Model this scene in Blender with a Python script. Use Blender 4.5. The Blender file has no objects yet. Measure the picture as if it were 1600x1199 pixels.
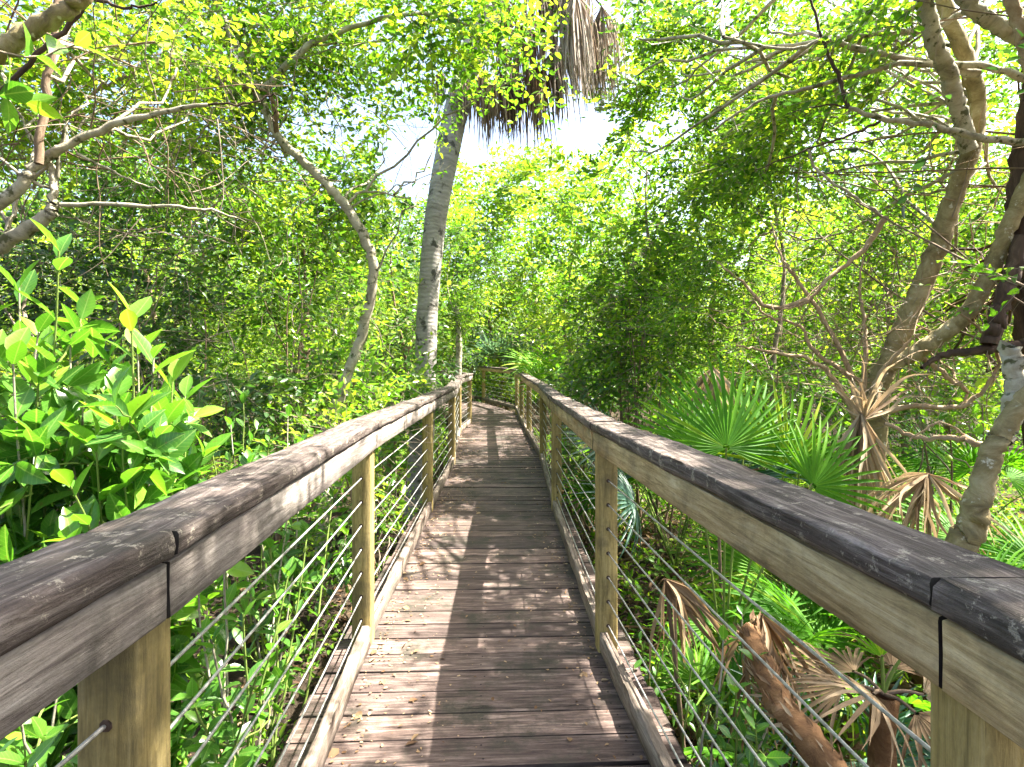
import bpy, math, random
import numpy as np
from mathutils import Vector
R = np.random.default_rng(11)
random.seed(5)
scene = bpy.context.scene
COL = scene.collection
F, EYE, HZ = 870.0, 1.31, 575.0      # focal length in photo pixels, eye height, horizon row
GROUND = -0.55

def W(px, py, Y):
    return np.array([(px - 800.0) * Y / F, Y, EYE - (py - HZ) * Y / F])
def unit(a):
    return a / np.maximum(np.linalg.norm(a, axis=-1, keepdims=True), 1e-9)
SUN = unit(np.array([0.65, 0.14, 1.0]))
LM = 2.3      # leaf layers multiplier

# ------------------------------------------------------------------ materials
def new_mat(name):
    m = bpy.data.materials.new(name); m.use_nodes = True
    nt = m.node_tree; nt.nodes.clear()
    out = nt.nodes.new('ShaderNodeOutputMaterial')
    return m, nt, out
def N(nt, typ, **kw):
    n = nt.nodes.new(typ)
    for k, v in kw.items():
        if k in n.inputs.keys() if hasattr(n.inputs, 'keys') else False: n.inputs[k].default_value = v
        else: setattr(n, k, v)
    return n
def ramp(nt, stops):
    r = nt.nodes.new('ShaderNodeValToRGB'); e = r.color_ramp.elements
    while len(e) < len(stops): e.new(0.5)
    for i, (p, c) in enumerate(stops):
        e[i].position = p; e[i].color = (*c, 1)
    return r
def noise(nt, vec, scale, detail=4, rough=0.6, dist=0.0):
    n = nt.nodes.new('ShaderNodeTexNoise')
    n.inputs['Scale'].default_value = scale; n.inputs['Detail'].default_value = detail
    n.inputs['Roughness'].default_value = rough; n.inputs['Distortion'].default_value = dist
    if vec is not None: nt.links.new(vec, n.inputs['Vector'])
    return n
def mapping(nt, src, scale):
    m = nt.nodes.new('ShaderNodeMapping'); m.inputs['Scale'].default_value = scale
    nt.links.new(src, m.inputs['Vector']); return m.outputs['Vector']
def mixc(nt, fac, a, b, mode='MIX'):
    m = nt.nodes.new('ShaderNodeMix'); m.data_type = 'RGBA'; m.blend_type = mode
    for sock, v in ((m.inputs[0], fac), (m.inputs[6], a), (m.inputs[7], b)):
        if isinstance(v, (int, float)): sock.default_value = v
        elif isinstance(v, tuple): sock.default_value = (*v, 1)
        else: nt.links.new(v, sock)
    return m.outputs[2]
def bump(nt, h, strength, dist):
    b = nt.nodes.new('ShaderNodeBump'); b.inputs['Strength'].default_value = strength; b.inputs['Distance'].default_value = dist
    nt.links.new(h, b.inputs['Height']); return b.outputs['Normal']

def leaf_mat(name, stops, trans=0.45, rough=0.42, tboost=(1.7, 1.85, 0.8), spec=0.45, veins=False):
    m, nt, out = new_mat(name); L = nt.links
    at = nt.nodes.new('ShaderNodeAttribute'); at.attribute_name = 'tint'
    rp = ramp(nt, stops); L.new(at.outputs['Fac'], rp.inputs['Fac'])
    geo = nt.nodes.new('ShaderNodeNewGeometry')
    nz = noise(nt, geo.outputs['Position'], 35, 2)
    col = mixc(nt, 0.42, rp.outputs['Color'], mixc(nt, nz.outputs['Fac'], (0.45, 0.45, 0.45), (1.5, 1.5, 1.5)), 'MULTIPLY')
    if veins:
        uv = nt.nodes.new('ShaderNodeUVMap').outputs['UV']; sx = nt.nodes.new('ShaderNodeSeparateXYZ'); L.new(uv, sx.inputs[0])
        def mth(op, x, y=None):
            q = nt.nodes.new('ShaderNodeMath'); q.operation = op
            for s_, v_ in zip(q.inputs, (x, y)):
                if v_ is None: continue
                if isinstance(v_, (int, float)): s_.default_value = v_
                else: L.new(v_, s_)
            return q.outputs[0]
        av = mth('ABSOLUTE', mth('SUBTRACT', sx.outputs[1], .5))
        rib = mth('LESS_THAN', av, .028)
        lat = mth('LESS_THAN', mth('FRACT', mth('SUBTRACT', mth('MULTIPLY', sx.outputs[0], 9.0), mth('MULTIPLY', av, 3.6))), .14)
        col = mixc(nt, mth('MULTIPLY', lat, .30), col, (0.17, 0.28, 0.06)); col = mixc(nt, mth('MULTIPLY', rib, .55), col, (0.22, 0.32, 0.08))
        bl = noise(nt, geo.outputs['Position'], 55, 3, .6); rb = ramp(nt, [(0.66, (0, 0, 0)), (0.70, (1, 1, 1))]); L.new(bl.outputs['Fac'], rb.inputs['Fac'])
        col = mixc(nt, mixc(nt, .7, (0, 0, 0), rb.outputs['Color']), col, (0.13, 0.085, 0.03))
    p = nt.nodes.new('ShaderNodeBsdfPrincipled'); p.inputs['Roughness'].default_value = rough
    p.inputs['Specular IOR Level'].default_value = spec
    L.new(col, p.inputs['Base Color'])
    t = nt.nodes.new('ShaderNodeBsdfTranslucent')
    L.new(mixc(nt, 1.0, col, tboost, 'MULTIPLY'), t.inputs['Color'])
    mx = nt.nodes.new('ShaderNodeMixShader'); mx.inputs[0].default_value = trans
    L.new(p.outputs[0], mx.inputs[1]); L.new(t.outputs[0], mx.inputs[2]); L.new(mx.outputs[0], out.inputs[0])
    return m

def wood_mat(name, base, dark, pale, stain, grain=1.0, moss=0.0, edge=0.0, rough=0.8, lich=0.0, var=0.8):
    """weathered timber: grain runs along U of the UV map (metres), stains are in object space"""
    m, nt, out = new_mat(name); L = nt.links
    uv = nt.nodes.new('ShaderNodeUVMap').outputs['UV']
    g1 = noise(nt, mapping(nt, uv, (4.5, 60, 1)), 1.0, 8, 0.7, 0.8)
    g2 = noise(nt, mapping(nt, uv, (22, 210, 1)), 1.0, 4, 0.65)
    sp = noise(nt, mapping(nt, uv, (70, 110, 1)), 1.0, 5, 0.75)
    b1 = noise(nt, mapping(nt, uv, (1.3, 6, 1)), 1.0, 5, 0.6, 0.3)
    at = nt.nodes.new('ShaderNodeAttribute'); at.attribute_name = 'tint'
    r1 = ramp(nt, [(0.32, dark), (0.5, base), (0.68, pale)]); L.new(g1.outputs['Fac'], r1.inputs['Fac'])
    c = mixc(nt, 0.55, r1.outputs['Color'], mixc(nt, g2.outputs['Fac'], (0.35, 0.35, 0.35), (1.7, 1.7, 1.7)), 'MULTIPLY')
    c = mixc(nt, 0.6, c, mixc(nt, sp.outputs['Fac'], (0.45, 0.45, 0.45), (1.55, 1.55, 1.55)), 'MULTIPLY')
    rs = ramp(nt, [(0.42, (0, 0, 0)), (0.66, (1, 1, 1))]); L.new(b1.outputs['Fac'], rs.inputs['Fac'])
    c = mixc(nt, rs.outputs['Color'], c, mixc(nt, 0.65, c, stain))
    tv = mixc(nt, at.outputs['Fac'], (0.6, 0.6, 0.62), (1.4, 1.34, 1.28)); c = mixc(nt, var, c, tv, 'MULTIPLY')
    # wandering splits along the grain
    wv = noise(nt, mapping(nt, uv, (1.6, 34, 1)), 1.0, 5, 0.7, 1.5)
    rk = ramp(nt, [(0.285, (1, 1, 1)), (0.315, (0, 0, 0))]); L.new(wv.outputs['Fac'], rk.inputs['Fac'])
    c = mixc(nt, rk.outputs['Color'], c, (0.012, 0.010, 0.009))
    # knots
    vo = nt.nodes.new('ShaderNodeTexVoronoi'); vo.inputs['Scale'].default_value = 1.0
    L.new(mapping(nt, uv, (2.1, 6.5, 1)), vo.inputs['Vector'])
    kr = ramp(nt, [(0.05, (1, 1, 1)), (0.10, (0, 0, 0))]); L.new(vo.outputs['Distance'], kr.inputs['Fac'])
    c = mixc(nt, mixc(nt, 0.7, (0, 0, 0), kr.outputs['Color']), c, dark)
    if moss:
        tc = nt.nodes.new('ShaderNodeTexCoord').outputs['Object']
        ms = noise(nt, tc, 3.2, 6, 0.72); rm = ramp(nt, [(0.5, (0, 0, 0)), (0.64, (moss, moss, moss))]); L.new(ms.outputs['Fac'], rm.inputs['Fac'])
        c = mixc(nt, rm.outputs['Color'], c, (0.040, 0.037, 0.026))
    if lich:
        tc = nt.nodes.new('ShaderNodeTexCoord').outputs['Object']
        ls = noise(nt, tc, 26, 7, 0.8); rl = ramp(nt, [(0.57, (0, 0, 0)), (0.62, (lich, lich, lich))]); L.new(ls.outputs['Fac'], rl.inputs['Fac'])
        c = mixc(nt, rl.outputs['Color'], c, (0.50, 0.44, 0.34))
    p = nt.nodes.new('ShaderNodeBsdfPrincipled'); p.inputs['Roughness'].default_value = rough
    p.inputs['Specular IOR Level'].default_value = 0.25
    L.new(c, p.inputs['Base Color'])
    hm = mixc(nt, 0.3, mixc(nt, 0.5, g1.outputs['Fac'], g2.outputs['Fac']), sp.outputs['Fac']); hm = mixc(nt, rk.outputs['Color'], hm, (0, 0, 0))
    L.new(bump(nt, hm, 0.9 * grain, 0.006), p.inputs['Normal'])
    L.new(p.outputs[0], out.inputs[0]); return m

def bark_mat(name, stops, scale=(14, 5, 1), blotch=None, bstr=0.7, rings=False):
    m, nt, out = new_mat(name); L = nt.links
    uv = nt.nodes.new('ShaderNodeUVMap').outputs['UV']
    tc = nt.nodes.new('ShaderNodeTexCoord').outputs['Object']
    n1 = noise(nt, mapping(nt, uv, scale), 1.0, 9, 0.75, 0.5)
    r1 = ramp(nt, stops); L.new(n1.outputs['Fac'], r1.inputs['Fac']); c = r1.outputs['Color']
    h = n1.outputs['Fac']
    if blotch:
        n2 = noise(nt, tc, blotch[1], 4, 0.6); r2 = ramp(nt, [(blotch[2], (0, 0, 0)), (blotch[2] + 0.06, (1, 1, 1))])
        L.new(n2.outputs['Fac'], r2.inputs['Fac']); c = mixc(nt, r2.outputs['Color'], c, blotch[0])
    if rings:
        w = nt.nodes.new('ShaderNodeTexWave'); w.wave_type = 'BANDS'; w.bands_direction = 'X'
        w.inputs['Scale'].default_value = 6.0; w.inputs['Distortion'].default_value = 5.0; w.inputs['Detail'].default_value = 3
        L.new(uv, w.inputs['Vector']); c = mixc(nt, 0.14, c, w.outputs['Color'], 'MULTIPLY'); h = mixc(nt, 0.12, h, w.outputs['Fac'])
    p = nt.nodes.new('ShaderNodeBsdfPrincipled'); p.inputs['Roughness'].default_value = 0.85; p.inputs['Specular IOR Level'].default_value = 0.2
    L.new(c, p.inputs['Base Color']); L.new(bump(nt, h, bstr, 0.02), p.inputs['Normal']); L.new(p.outputs[0], out.inputs[0]); return m

M = {}
M['leaf'] = leaf_mat('leaf_small', [(0.0, (0.030, 0.075, 0.010)), (0.4, (0.065, 0.15, 0.014)), (0.75, (0.13, 0.24, 0.018)), (1.0, (0.24, 0.31, 0.03))], 0.5, rough=.5, spec=.22)
M['leaf_gloss'] = leaf_mat('leaf_glossy', [(0.0, (0.026, 0.07, 0.012)), (0.45, (0.06, 0.15, 0.016)), (0.8, (0.12, 0.24, 0.02)), (1.0, (0.22, 0.31, 0.03))], 0.42, rough=0.3, spec=.5)
M['leaf_yellow'] = leaf_mat('leaf_yellow_green', [(0.0, (0.04, 0.10, 0.012)), (0.4, (0.09, 0.19, 0.016)), (0.8, (0.165, 0.26, 0.02)), (1.0, (0.25, 0.31, 0.035))], 0.52, rough=.5, spec=.2)
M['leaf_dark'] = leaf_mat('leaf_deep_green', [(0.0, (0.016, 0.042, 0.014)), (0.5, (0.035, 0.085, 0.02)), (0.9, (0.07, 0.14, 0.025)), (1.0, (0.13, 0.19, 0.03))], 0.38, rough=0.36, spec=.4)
M['leaf_big'] = leaf_mat('leaf_broad', [(0.0, (0.022, 0.075, 0.014)), (0.45, (0.05, 0.145, 0.018)), (0.8, (0.09, 0.22, 0.02)), (1.0, (0.17, 0.30, 0.025))], 0.40, rough=0.3, spec=0.5, veins=True)
M['frond'] = leaf_mat('palmetto_green', [(0.0, (0.022, 0.08, 0.010)), (0.5, (0.06, 0.18, 0.012)), (0.85, (0.12, 0.26, 0.014)), (1.0, (0.28, 0.35, 0.03))], 0.42, rough=0.5, tboost=(1.7, 1.9, 0.6), spec=.13)
M['frond_blue'] = leaf_mat('palmetto_bluish', [(0.0, (0.035, 0.085, 0.06)), (0.6, (0.085, 0.16, 0.11)), (1.0, (0.16, 0.24, 0.13))], 0.3, rough=0.35, tboost=(1.1, 1.3, 0.9))
M['frond_dead'] = leaf_mat('frond_dry', [(0.0, (0.11, 0.065, 0.032)), (0.5, (0.26, 0.18, 0.10)), (1.0, (0.44, 0.35, 0.23))], 0.25, rough=0.75, tboost=(1.1, 1.0, 0.85), spec=0.2)
M['frond_grey'] = leaf_mat('frond_dry_grey', [(0.0, (0.08, 0.055, 0.044)), (0.5, (0.22, 0.165, 0.125)), (1.0, (0.44, 0.38, 0.31))], 0.35, rough=0.8, tboost=(1.1, 1.0, 0.9), spec=0.2)
M['litter'] = leaf_mat('litter_dry', [(0.0, (0.05, 0.028, 0.016)), (0.4, (0.16, 0.09, 0.045)), (0.75, (0.30, 0.20, 0.11)), (1.0, (0.42, 0.32, 0.20))], 0.2, rough=0.8, tboost=(1, 1, 1), spec=0.2)
M['cap'] = wood_mat('timber_cap', (0.110, 0.086, 0.074), (0.024, 0.018, 0.016), (0.31, 0.265, 0.235), (0.034, 0.025, 0.023), 2.0, 0.6, lich=0.5)
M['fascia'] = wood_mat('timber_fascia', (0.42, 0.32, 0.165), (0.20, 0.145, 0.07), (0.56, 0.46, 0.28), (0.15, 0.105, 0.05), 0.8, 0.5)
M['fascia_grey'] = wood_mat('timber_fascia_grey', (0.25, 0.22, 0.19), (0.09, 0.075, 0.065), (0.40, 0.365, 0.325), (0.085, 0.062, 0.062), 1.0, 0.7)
M['post'] = wood_mat('timber_post', (0.30, 0.23, 0.085), (0.12, 0.09, 0.036), (0.41, 0.33, 0.15), (0.12, 0.10, 0.035), 0.8, 0.5)
M['deck'] = wood_mat('timber_deck', (0.114, 0.082, 0.070), (0.030, 0.021, 0.018), (0.27, 0.21, 0.18), (0.038, 0.026, 0.023), 1.6, 0.9, var=1.0)
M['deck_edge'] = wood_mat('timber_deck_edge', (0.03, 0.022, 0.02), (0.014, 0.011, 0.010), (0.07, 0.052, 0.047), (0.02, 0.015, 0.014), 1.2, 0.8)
M['kerb'] = wood_mat('timber_kerb', (0.25, 0.20, 0.155), (0.10, 0.075, 0.055), (0.42, 0.355, 0.29), (0.10, 0.07, 0.06), 1.0, 0.6)
M['bark_pale'] = bark_mat('bark_pale', [(0.3, (0.10, 0.085, 0.06)), (0.48, (0.30, 0.27, 0.19)), (0.7, (0.50, 0.46, 0.36))], (7, 5, 1), ((0.085, 0.085, 0.04), 16, 0.56))
M['bark_olive'] = bark_mat('bark_olive', [(0.3, (0.08, 0.06, 0.03)), (0.5, (0.25, 0.20, 0.095)), (0.7, (0.42, 0.36, 0.21))], (6, 6, 1), ((0.50, 0.46, 0.34), 20, 0.62))
M['bark_dark'] = bark_mat('bark_dark', [(0.3, (0.022, 0.015, 0.012)), (0.55, (0.085, 0.055, 0.038)), (0.75, (0.20, 0.13, 0.085))], (3, 14, 1), None, 1.0)
M['bark_brown'] = bark_mat('bark_brown', [(0.3, (0.07, 0.045, 0.028)), (0.55, (0.20, 0.14, 0.09)), (0.75, (0.34, 0.26, 0.18))], (6, 8, 1))
M['bark_orange'] = bark_mat('bark_orange', [(0.3, (0.15, 0.09, 0.045)), (0.5, (0.33, 0.23, 0.13)), (0.75, (0.52, 0.42, 0.29))], (6, 8, 1))
M['twig'] = bark_mat('bark_twig', [(0.3, (0.12, 0.09, 0.06)), (0.6, (0.28, 0.23, 0.17)), (0.8, (0.42, 0.37, 0.29))], (9, 9, 1))
M['stem_green'] = bark_mat('stem_green', [(0.3, (0.09, 0.14, 0.03)), (0.7, (0.20, 0.27, 0.05))], (5, 5, 1))
M['palm_bark'] = bark_mat('palm_bark', [(0.28, (0.13, 0.115, 0.095)), (0.46, (0.30, 0.275, 0.24)), (0.72, (0.46, 0.43, 0.385))], (11, 3, 1), ((0.085, 0.08, 0.065), 7, 0.585), 0.8, True)
M['root_brown'] = bark_mat('palmetto_stem', [(0.3, (0.075, 0.035, 0.016)), (0.52, (0.22, 0.115, 0.05)), (0.75, (0.42, 0.27, 0.15))], (9, 7, 1), None, 1.0)
def steel():
    m, nt, out = new_mat('steel_rod'); L = nt.links
    tc = nt.nodes.new('ShaderNodeTexCoord').outputs['Object']; n = noise(nt, tc, 60, 3)
    r = ramp(nt, [(0.35, (0.26, 0.25, 0.23)), (0.65, (0.5, 0.49, 0.46))]); L.new(n.outputs['Fac'], r.inputs['Fac'])
    p = nt.nodes.new('ShaderNodeBsdfPrincipled'); p.inputs['Metallic'].default_value = 0.55; p.inputs['Roughness'].default_value = 0.45
    L.new(r.outputs['Color'], p.inputs['Base Color']); L.new(p.outputs[0], out.inputs[0]); return m
M['steel'] = steel()
def soil():
    m, nt, out = new_mat('forest_floor'); L = nt.links
    g = nt.nodes.new('ShaderNodeNewGeometry').outputs['Position']
    n1 = noise(nt, g, 2.5, 7, 0.7); n2 = noise(nt, g, 38, 5, 0.7)
    r1 = ramp(nt, [(0.35, (0.018, 0.014, 0.011)), (0.55, (0.05, 0.038, 0.026)), (0.72, (0.12, 0.085, 0.052))]); L.new(n1.outputs['Fac'], r1.inputs['Fac'])
    c = mixc(nt, 0.7, r1.outputs['Color'], mixc(nt, n2.outputs['Fac'], (0.2, 0.2, 0.2), (1.9, 1.8, 1.7)), 'MULTIPLY')
    p = nt.nodes.new('ShaderNodeBsdfPrincipled'); p.inputs['Roughness'].default_value = 0.95; p.inputs['Specular IOR Level'].default_value = 0.1
    L.new(c, p.inputs['Base Color']); L.new(bump(nt, n2.outputs['Fac'], 1.0, 0.04), p.inputs['Normal']); L.new(p.outputs[0], out.inputs[0]); return m
M['soil'] = soil()

# ------------------------------------------------------------------ mesh store
class Geo:
    def __init__(s): s.V = []; s.Fc = []; s.T = []; s.UV = []; s.mi = []; s.n = 0; s.mats = []
    def slot(s, m):
        if m not in s.mats: s.mats.append(m)
        return s.mats.index(m)
    def add(s, V, faces, mat, tint=0.5, uv=None):
        """faces: (n,k) int array; tint: scalar or per vertex; uv: per vertex (n,2) or per loop list"""
        V = np.asarray(V, float); faces = np.asarray(faces, np.int64)
        s.V.append(V); s.Fc.append(faces + s.n); s.mi.append(np.full(len(faces), s.slot(mat), np.int32))
        s.T.append(np.broadcast_to(np.asarray(tint, float), (len(V),)))
        if uv is None: u = np.zeros((faces.size, 2))
        else:
            uv = np.asarray(uv, float); u = uv[faces.ravel()] if len(uv) == len(V) else uv
        s.UV.append(u); s.n += len(V)
    def build(s, name, parent=None, smooth=False, origin=None):
        V = np.concatenate(s.V)
        o0 = np.array(parent.location) if parent is not None else (np.zeros(3) if origin is None else np.asarray(origin, float))
        if parent is not None and parent.parent is not None: o0 = o0 + np.array(parent.parent.location)
        me = bpy.data.meshes.new(name)
        loops = np.concatenate([f.ravel() for f in s.Fc]); sizes = np.concatenate([np.full(len(f), f.shape[1]) for f in s.Fc])
        me.vertices.add(len(V)); me.vertices.foreach_set('co', (V - o0).astype(np.float32).ravel())
        me.loops.add(len(loops)); me.loops.foreach_set('vertex_index', loops.astype(np.int32))
        me.polygons.add(len(sizes)); st = np.concatenate([[0], np.cumsum(sizes)[:-1]])
        me.polygons.foreach_set('loop_start', st.astype(np.int32))
        me.polygons.foreach_set('material_index', np.concatenate(s.mi))
        if smooth: me.polygons.foreach_set('use_smooth', np.ones(len(sizes), bool))
        me.update(calc_edges=True)
        ul = me.uv_layers.new(name='UVMap'); ul.data.foreach_set('uv', np.concatenate(s.UV).astype(np.float32).ravel())
        a = me.attributes.new('tint', 'FLOAT', 'POINT'); a.data.foreach_set('value', np.concatenate(s.T).astype(np.float32))
        for m in s.mats: me.materials.append(M[m])
        ob = bpy.data.objects.new(name, me); COL.objects.link(ob)
        if parent is not None: ob.parent = parent
        elif origin is not None: ob.location = origin
        return ob
def thing(name, label, cat, loc, group=None):
    o = bpy.data.objects.new(name, None); COL.objects.link(o); o.location = tuple(float(v) for v in loc)
    o.empty_display_size = 0.2
    o['label'] = label; o['category'] = cat
    if group: o['group'] = group
    return o
def tag(o, label=None, cat=None, kind=None, group=None):
    for k, v in (('label', label), ('category', cat), ('kind', kind), ('group', group)):
        if v: o[k] = v
    return o

# ------------------------------------------------------------------ timber
def prism(g, poly, z0, z1, mat, tint=0.5, axis=None, bev=0.004, side=None):
    """extruded plan polygon (n,2), z0/z1 scalars or per corner; grain along axis"""
    poly = np.asarray(poly, float); n = len(poly)
    z0 = np.broadcast_to(z0, n).astype(float); z1 = np.broadcast_to(z1, n).astype(float)
    ax = unit(np.asarray(axis if axis is not None else poly[1] - poly[0], float)); pr = np.array([-ax[1], ax[0]])
    c = poly.mean(0); ins = poly + unit(c - poly) * bev * 1.4
    rows = [np.c_[ins, z0], np.c_[poly, z0 + bev], np.c_[poly, z1 - bev], np.c_[ins, z1]]
    V = np.concatenate(rows); off = R.uniform(0, 50, 2)
    faces = []; uvs = []
    def uvpt(p, side): return (p[:2] @ ax + off[0], (p[:2] @ pr if side < 0 else p[2]) + off[1] + (0.3 if side >= 0 else 0))
    for r in range(3):
        for i in range(n):
            j = (i + 1) % n; q = [r * n + i, r * n + j, (r + 1) * n + j, (r + 1) * n + i]
            e = unit(poly[j] - poly[i]); endgrain = abs(e @ ax) < 0.5
            faces.append(q); uvs += [((V[k][:2] @ pr) * 0.3 + off[0], V[k][2] * 0.3 + off[1]) if endgrain else uvpt(V[k], 1) for k in q]
    g.add(V, faces, side or mat, tint, uvs)
    for q in (list(range(3 * n, 4 * n)), list(range(n - 1, -1, -1))):
        g.add(V[q], [list(range(n))], mat, tint, [uvpt(V[k], -1) for k in q])
def beam(g, A0, A1, B0, B1, zA, zB, lo, hi, mat, tint, bev=.006, rough=.0022, gapmat='deck_edge'):
    """timber from end A to end B; A0/A1 (B0/B1) are the inner and outer plan corners; worn, slightly uneven edges"""
    A0, A1, B0, B1 = [np.asarray(q, float) for q in (A0, A1, B0, B1)]; Ln = np.linalg.norm(B0 - A0); n = max(2, int(Ln / .045)); wd = np.linalg.norm(A1 - A0)
    e = bev / wd; h = hi - lo; pr = [(0, lo + bev), (0, lo + h * .5), (0, hi - bev), (e * .35, hi - bev * .35), (e, hi), (.5, hi), (1 - e, hi), (1 - e * .35, hi - bev * .35), (1, hi - bev), (1, lo + bev), (1 - e, lo), (e, lo)]
    k = len(pr); t = np.linspace(0, 1, n + 1); V = np.zeros((n + 1, k, 3)); UVv = np.zeros((n + 1, k + 1, 2)); off = R.uniform(0, 50, 2)
    per = np.r_[0, np.cumsum([math.hypot((pr[(q + 1) % k][0] - pr[q][0]) * wd, pr[(q + 1) % k][1] - pr[q][1]) for q in range(k)])]
    for q, (s_, z_) in enumerate(pr):
        pA = A0 + (A1 - A0) * s_; pB = B0 + (B1 - B0) * s_; jz = np.convolve(R.normal(0, rough, n + 5), np.ones(5) / 2.2, 'valid'); js = np.convolve(R.normal(0, rough, n + 5), np.ones(5) / 2.2, 'valid')
        if q in (2, 3, 4, 6, 7, 8): js *= 1.5; jz *= 1.5
        V[:, q, :2] = pA + (pB - pA) * t[:, None] + unit(A1 - A0) * js[:, None]; V[:, q, 2] = zA + (zB - zA) * t + z_ + jz
    for q in range(k + 1): UVv[:, q, 0] = t * Ln + off[0]; UVv[:, q, 1] = per[q] + off[1]
    i = np.arange(n)[:, None]; j = np.arange(k)[None]; j2 = (j + 1) % k
    faces = np.stack([i * k + j, i * k + j2, (i + 1) * k + j2, (i + 1) * k + j], -1).reshape(-1, 4)
    ui = np.stack([i * (k + 1) + j, i * (k + 1) + j + 1, (i + 1) * (k + 1) + j + 1, (i + 1) * (k + 1) + j], -1).reshape(-1)
    g.add(V.reshape(-1, 3), faces, mat, tint, UVv.reshape(-1, 2)[ui])
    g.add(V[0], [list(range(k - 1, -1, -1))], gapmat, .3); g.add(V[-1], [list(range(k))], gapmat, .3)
def post_box(g, c, ax, w, z0, z1, mat, tint):
    ax = unit(np.asarray(ax, float)); pr = np.array([-ax[1], ax[0]]); c = np.asarray(c, float); h = w / 2; b = 0.006
    pts = []
    for (a, s) in ((-1, -1), (1, -1), (1, 1), (-1, 1)):
        k0 = c + ax * a * h + pr * s * h
        if a * s > 0: pts += [k0 - pr * s * b, k0 - ax * a * b] if True else []
        else: pts += [k0 - ax * a * b, k0 - pr * s * b]
    pts = np.array(pts); ang = np.arctan2(pts[:, 1] - c[1], pts[:, 0] - c[0]); pts = pts[np.argsort(ang)]; n = len(pts)
    V = np.concatenate([np.c_[pts, np.full(n, z0)], np.c_[pts, np.full(n, z1)]]); off = R.uniform(0, 50, 2)
    per = np.r_[0, np.cumsum(np.linalg.norm(np.diff(np.r_[pts, pts[:1]], axis=0), axis=1))]
    faces = []; uvs = []
    for i in range(n):
        j = (i + 1) % n; faces.append([i, j, n + j, n + i])
        uvs += [(z0 + off[0], per[i] + off[1]), (z0 + off[0], per[i + 1] + off[1]), (z1 + off[0], per[i + 1] + off[1]), (z1 + off[0], per[i] + off[1])]
    g.add(V, faces, mat, tint, uvs)
    g.add(V[n:], [list(range(n))], mat, tint, [(off[0], off[1])] * n)

def catmull(P, k=6):
    P = np.asarray(P, float)
    if len(P) < 3: 
        t = np.linspace(0, 1, k + 1)[:, None]; return P[0] + (P[-1] - P[0]) * t
    Q = np.r_[[2 * P[0] - P[1]], P, [2 * P[-1] - P[-2]]]; out = []
    for i in range(1, len(Q) - 2):
        for t in np.linspace(0, 1, k, endpoint=False):
            a, b, c, d = Q[i - 1], Q[i], Q[i + 1], Q[i + 2]
            out.append(0.5 * (2 * b + (c - a) * t + (2 * a - 5 * b + 4 * c - d) * t * t + (3 * b - 3 * c + d - a) * t ** 3))
    out.append(P[-1]); return np.array(out)
def tube(g, P, r0, r1, mat, sides=6, k=5, wob=0.0, tint=0.5, lump=0.0, smoothpath=True, pw=1.0, cap=False):
    P = np.asarray(P, float)
    Q = catmull(P, k) if smoothpath else P
    n = len(Q)
    if wob and n > 2: Q = Q + np.r_[np.zeros((1, 3)), R.normal(0, wob, (n - 2, 3)), np.zeros((1, 3))]
    T = unit(np.gradient(Q, axis=0)); ref = np.array([0.31, 0.17, 0.93]); 
    if abs(T[0] @ ref) > 0.9: ref = np.array([0.9, 0.3, 0.1])
    A = unit(ref - T * (T @ ref)[:, None]); B = np.cross(T, A)
    t = np.linspace(0, 1, n)
    rad = (np.asarray(r0) + (np.asarray(r1) - r0) * t ** pw) if np.isscalar(r0) else np.interp(t, np.linspace(0, 1, len(r0)), r0)
    th = np.linspace(0, 2 * np.pi, sides, endpoint=False)
    rr = rad[:, None] * (1 + (R.normal(0, lump, (n, sides)) if lump else 0))
    V = Q[:, None, :] + rr[..., None] * (np.cos(th)[None, :, None] * A[:, None, :] + np.sin(th)[None, :, None] * B[:, None, :])
    i = np.arange(n - 1)[:, None] * sides; j = np.arange(sides)[None, :]; j2 = (j + 1) % sides
    faces = np.stack([i + j, i + j2, i + sides + j2, i + sides + j], -1).reshape(-1, 4)
    s = np.r_[0, np.cumsum(np.linalg.norm(np.diff(Q, axis=0), axis=1))]; off = R.uniform(0, 20)
    uv = np.stack([np.repeat(s[:, None], sides, 1) + off, np.broadcast_to(th * max(rad.mean(), 0.02), (n, sides))], -1).reshape(-1, 2)
    g.add(V.reshape(-1, 3), faces, mat, tint, uv)
    if cap: g.add(V[-1], [list(range(sides))], mat, tint)
    return Q

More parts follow.
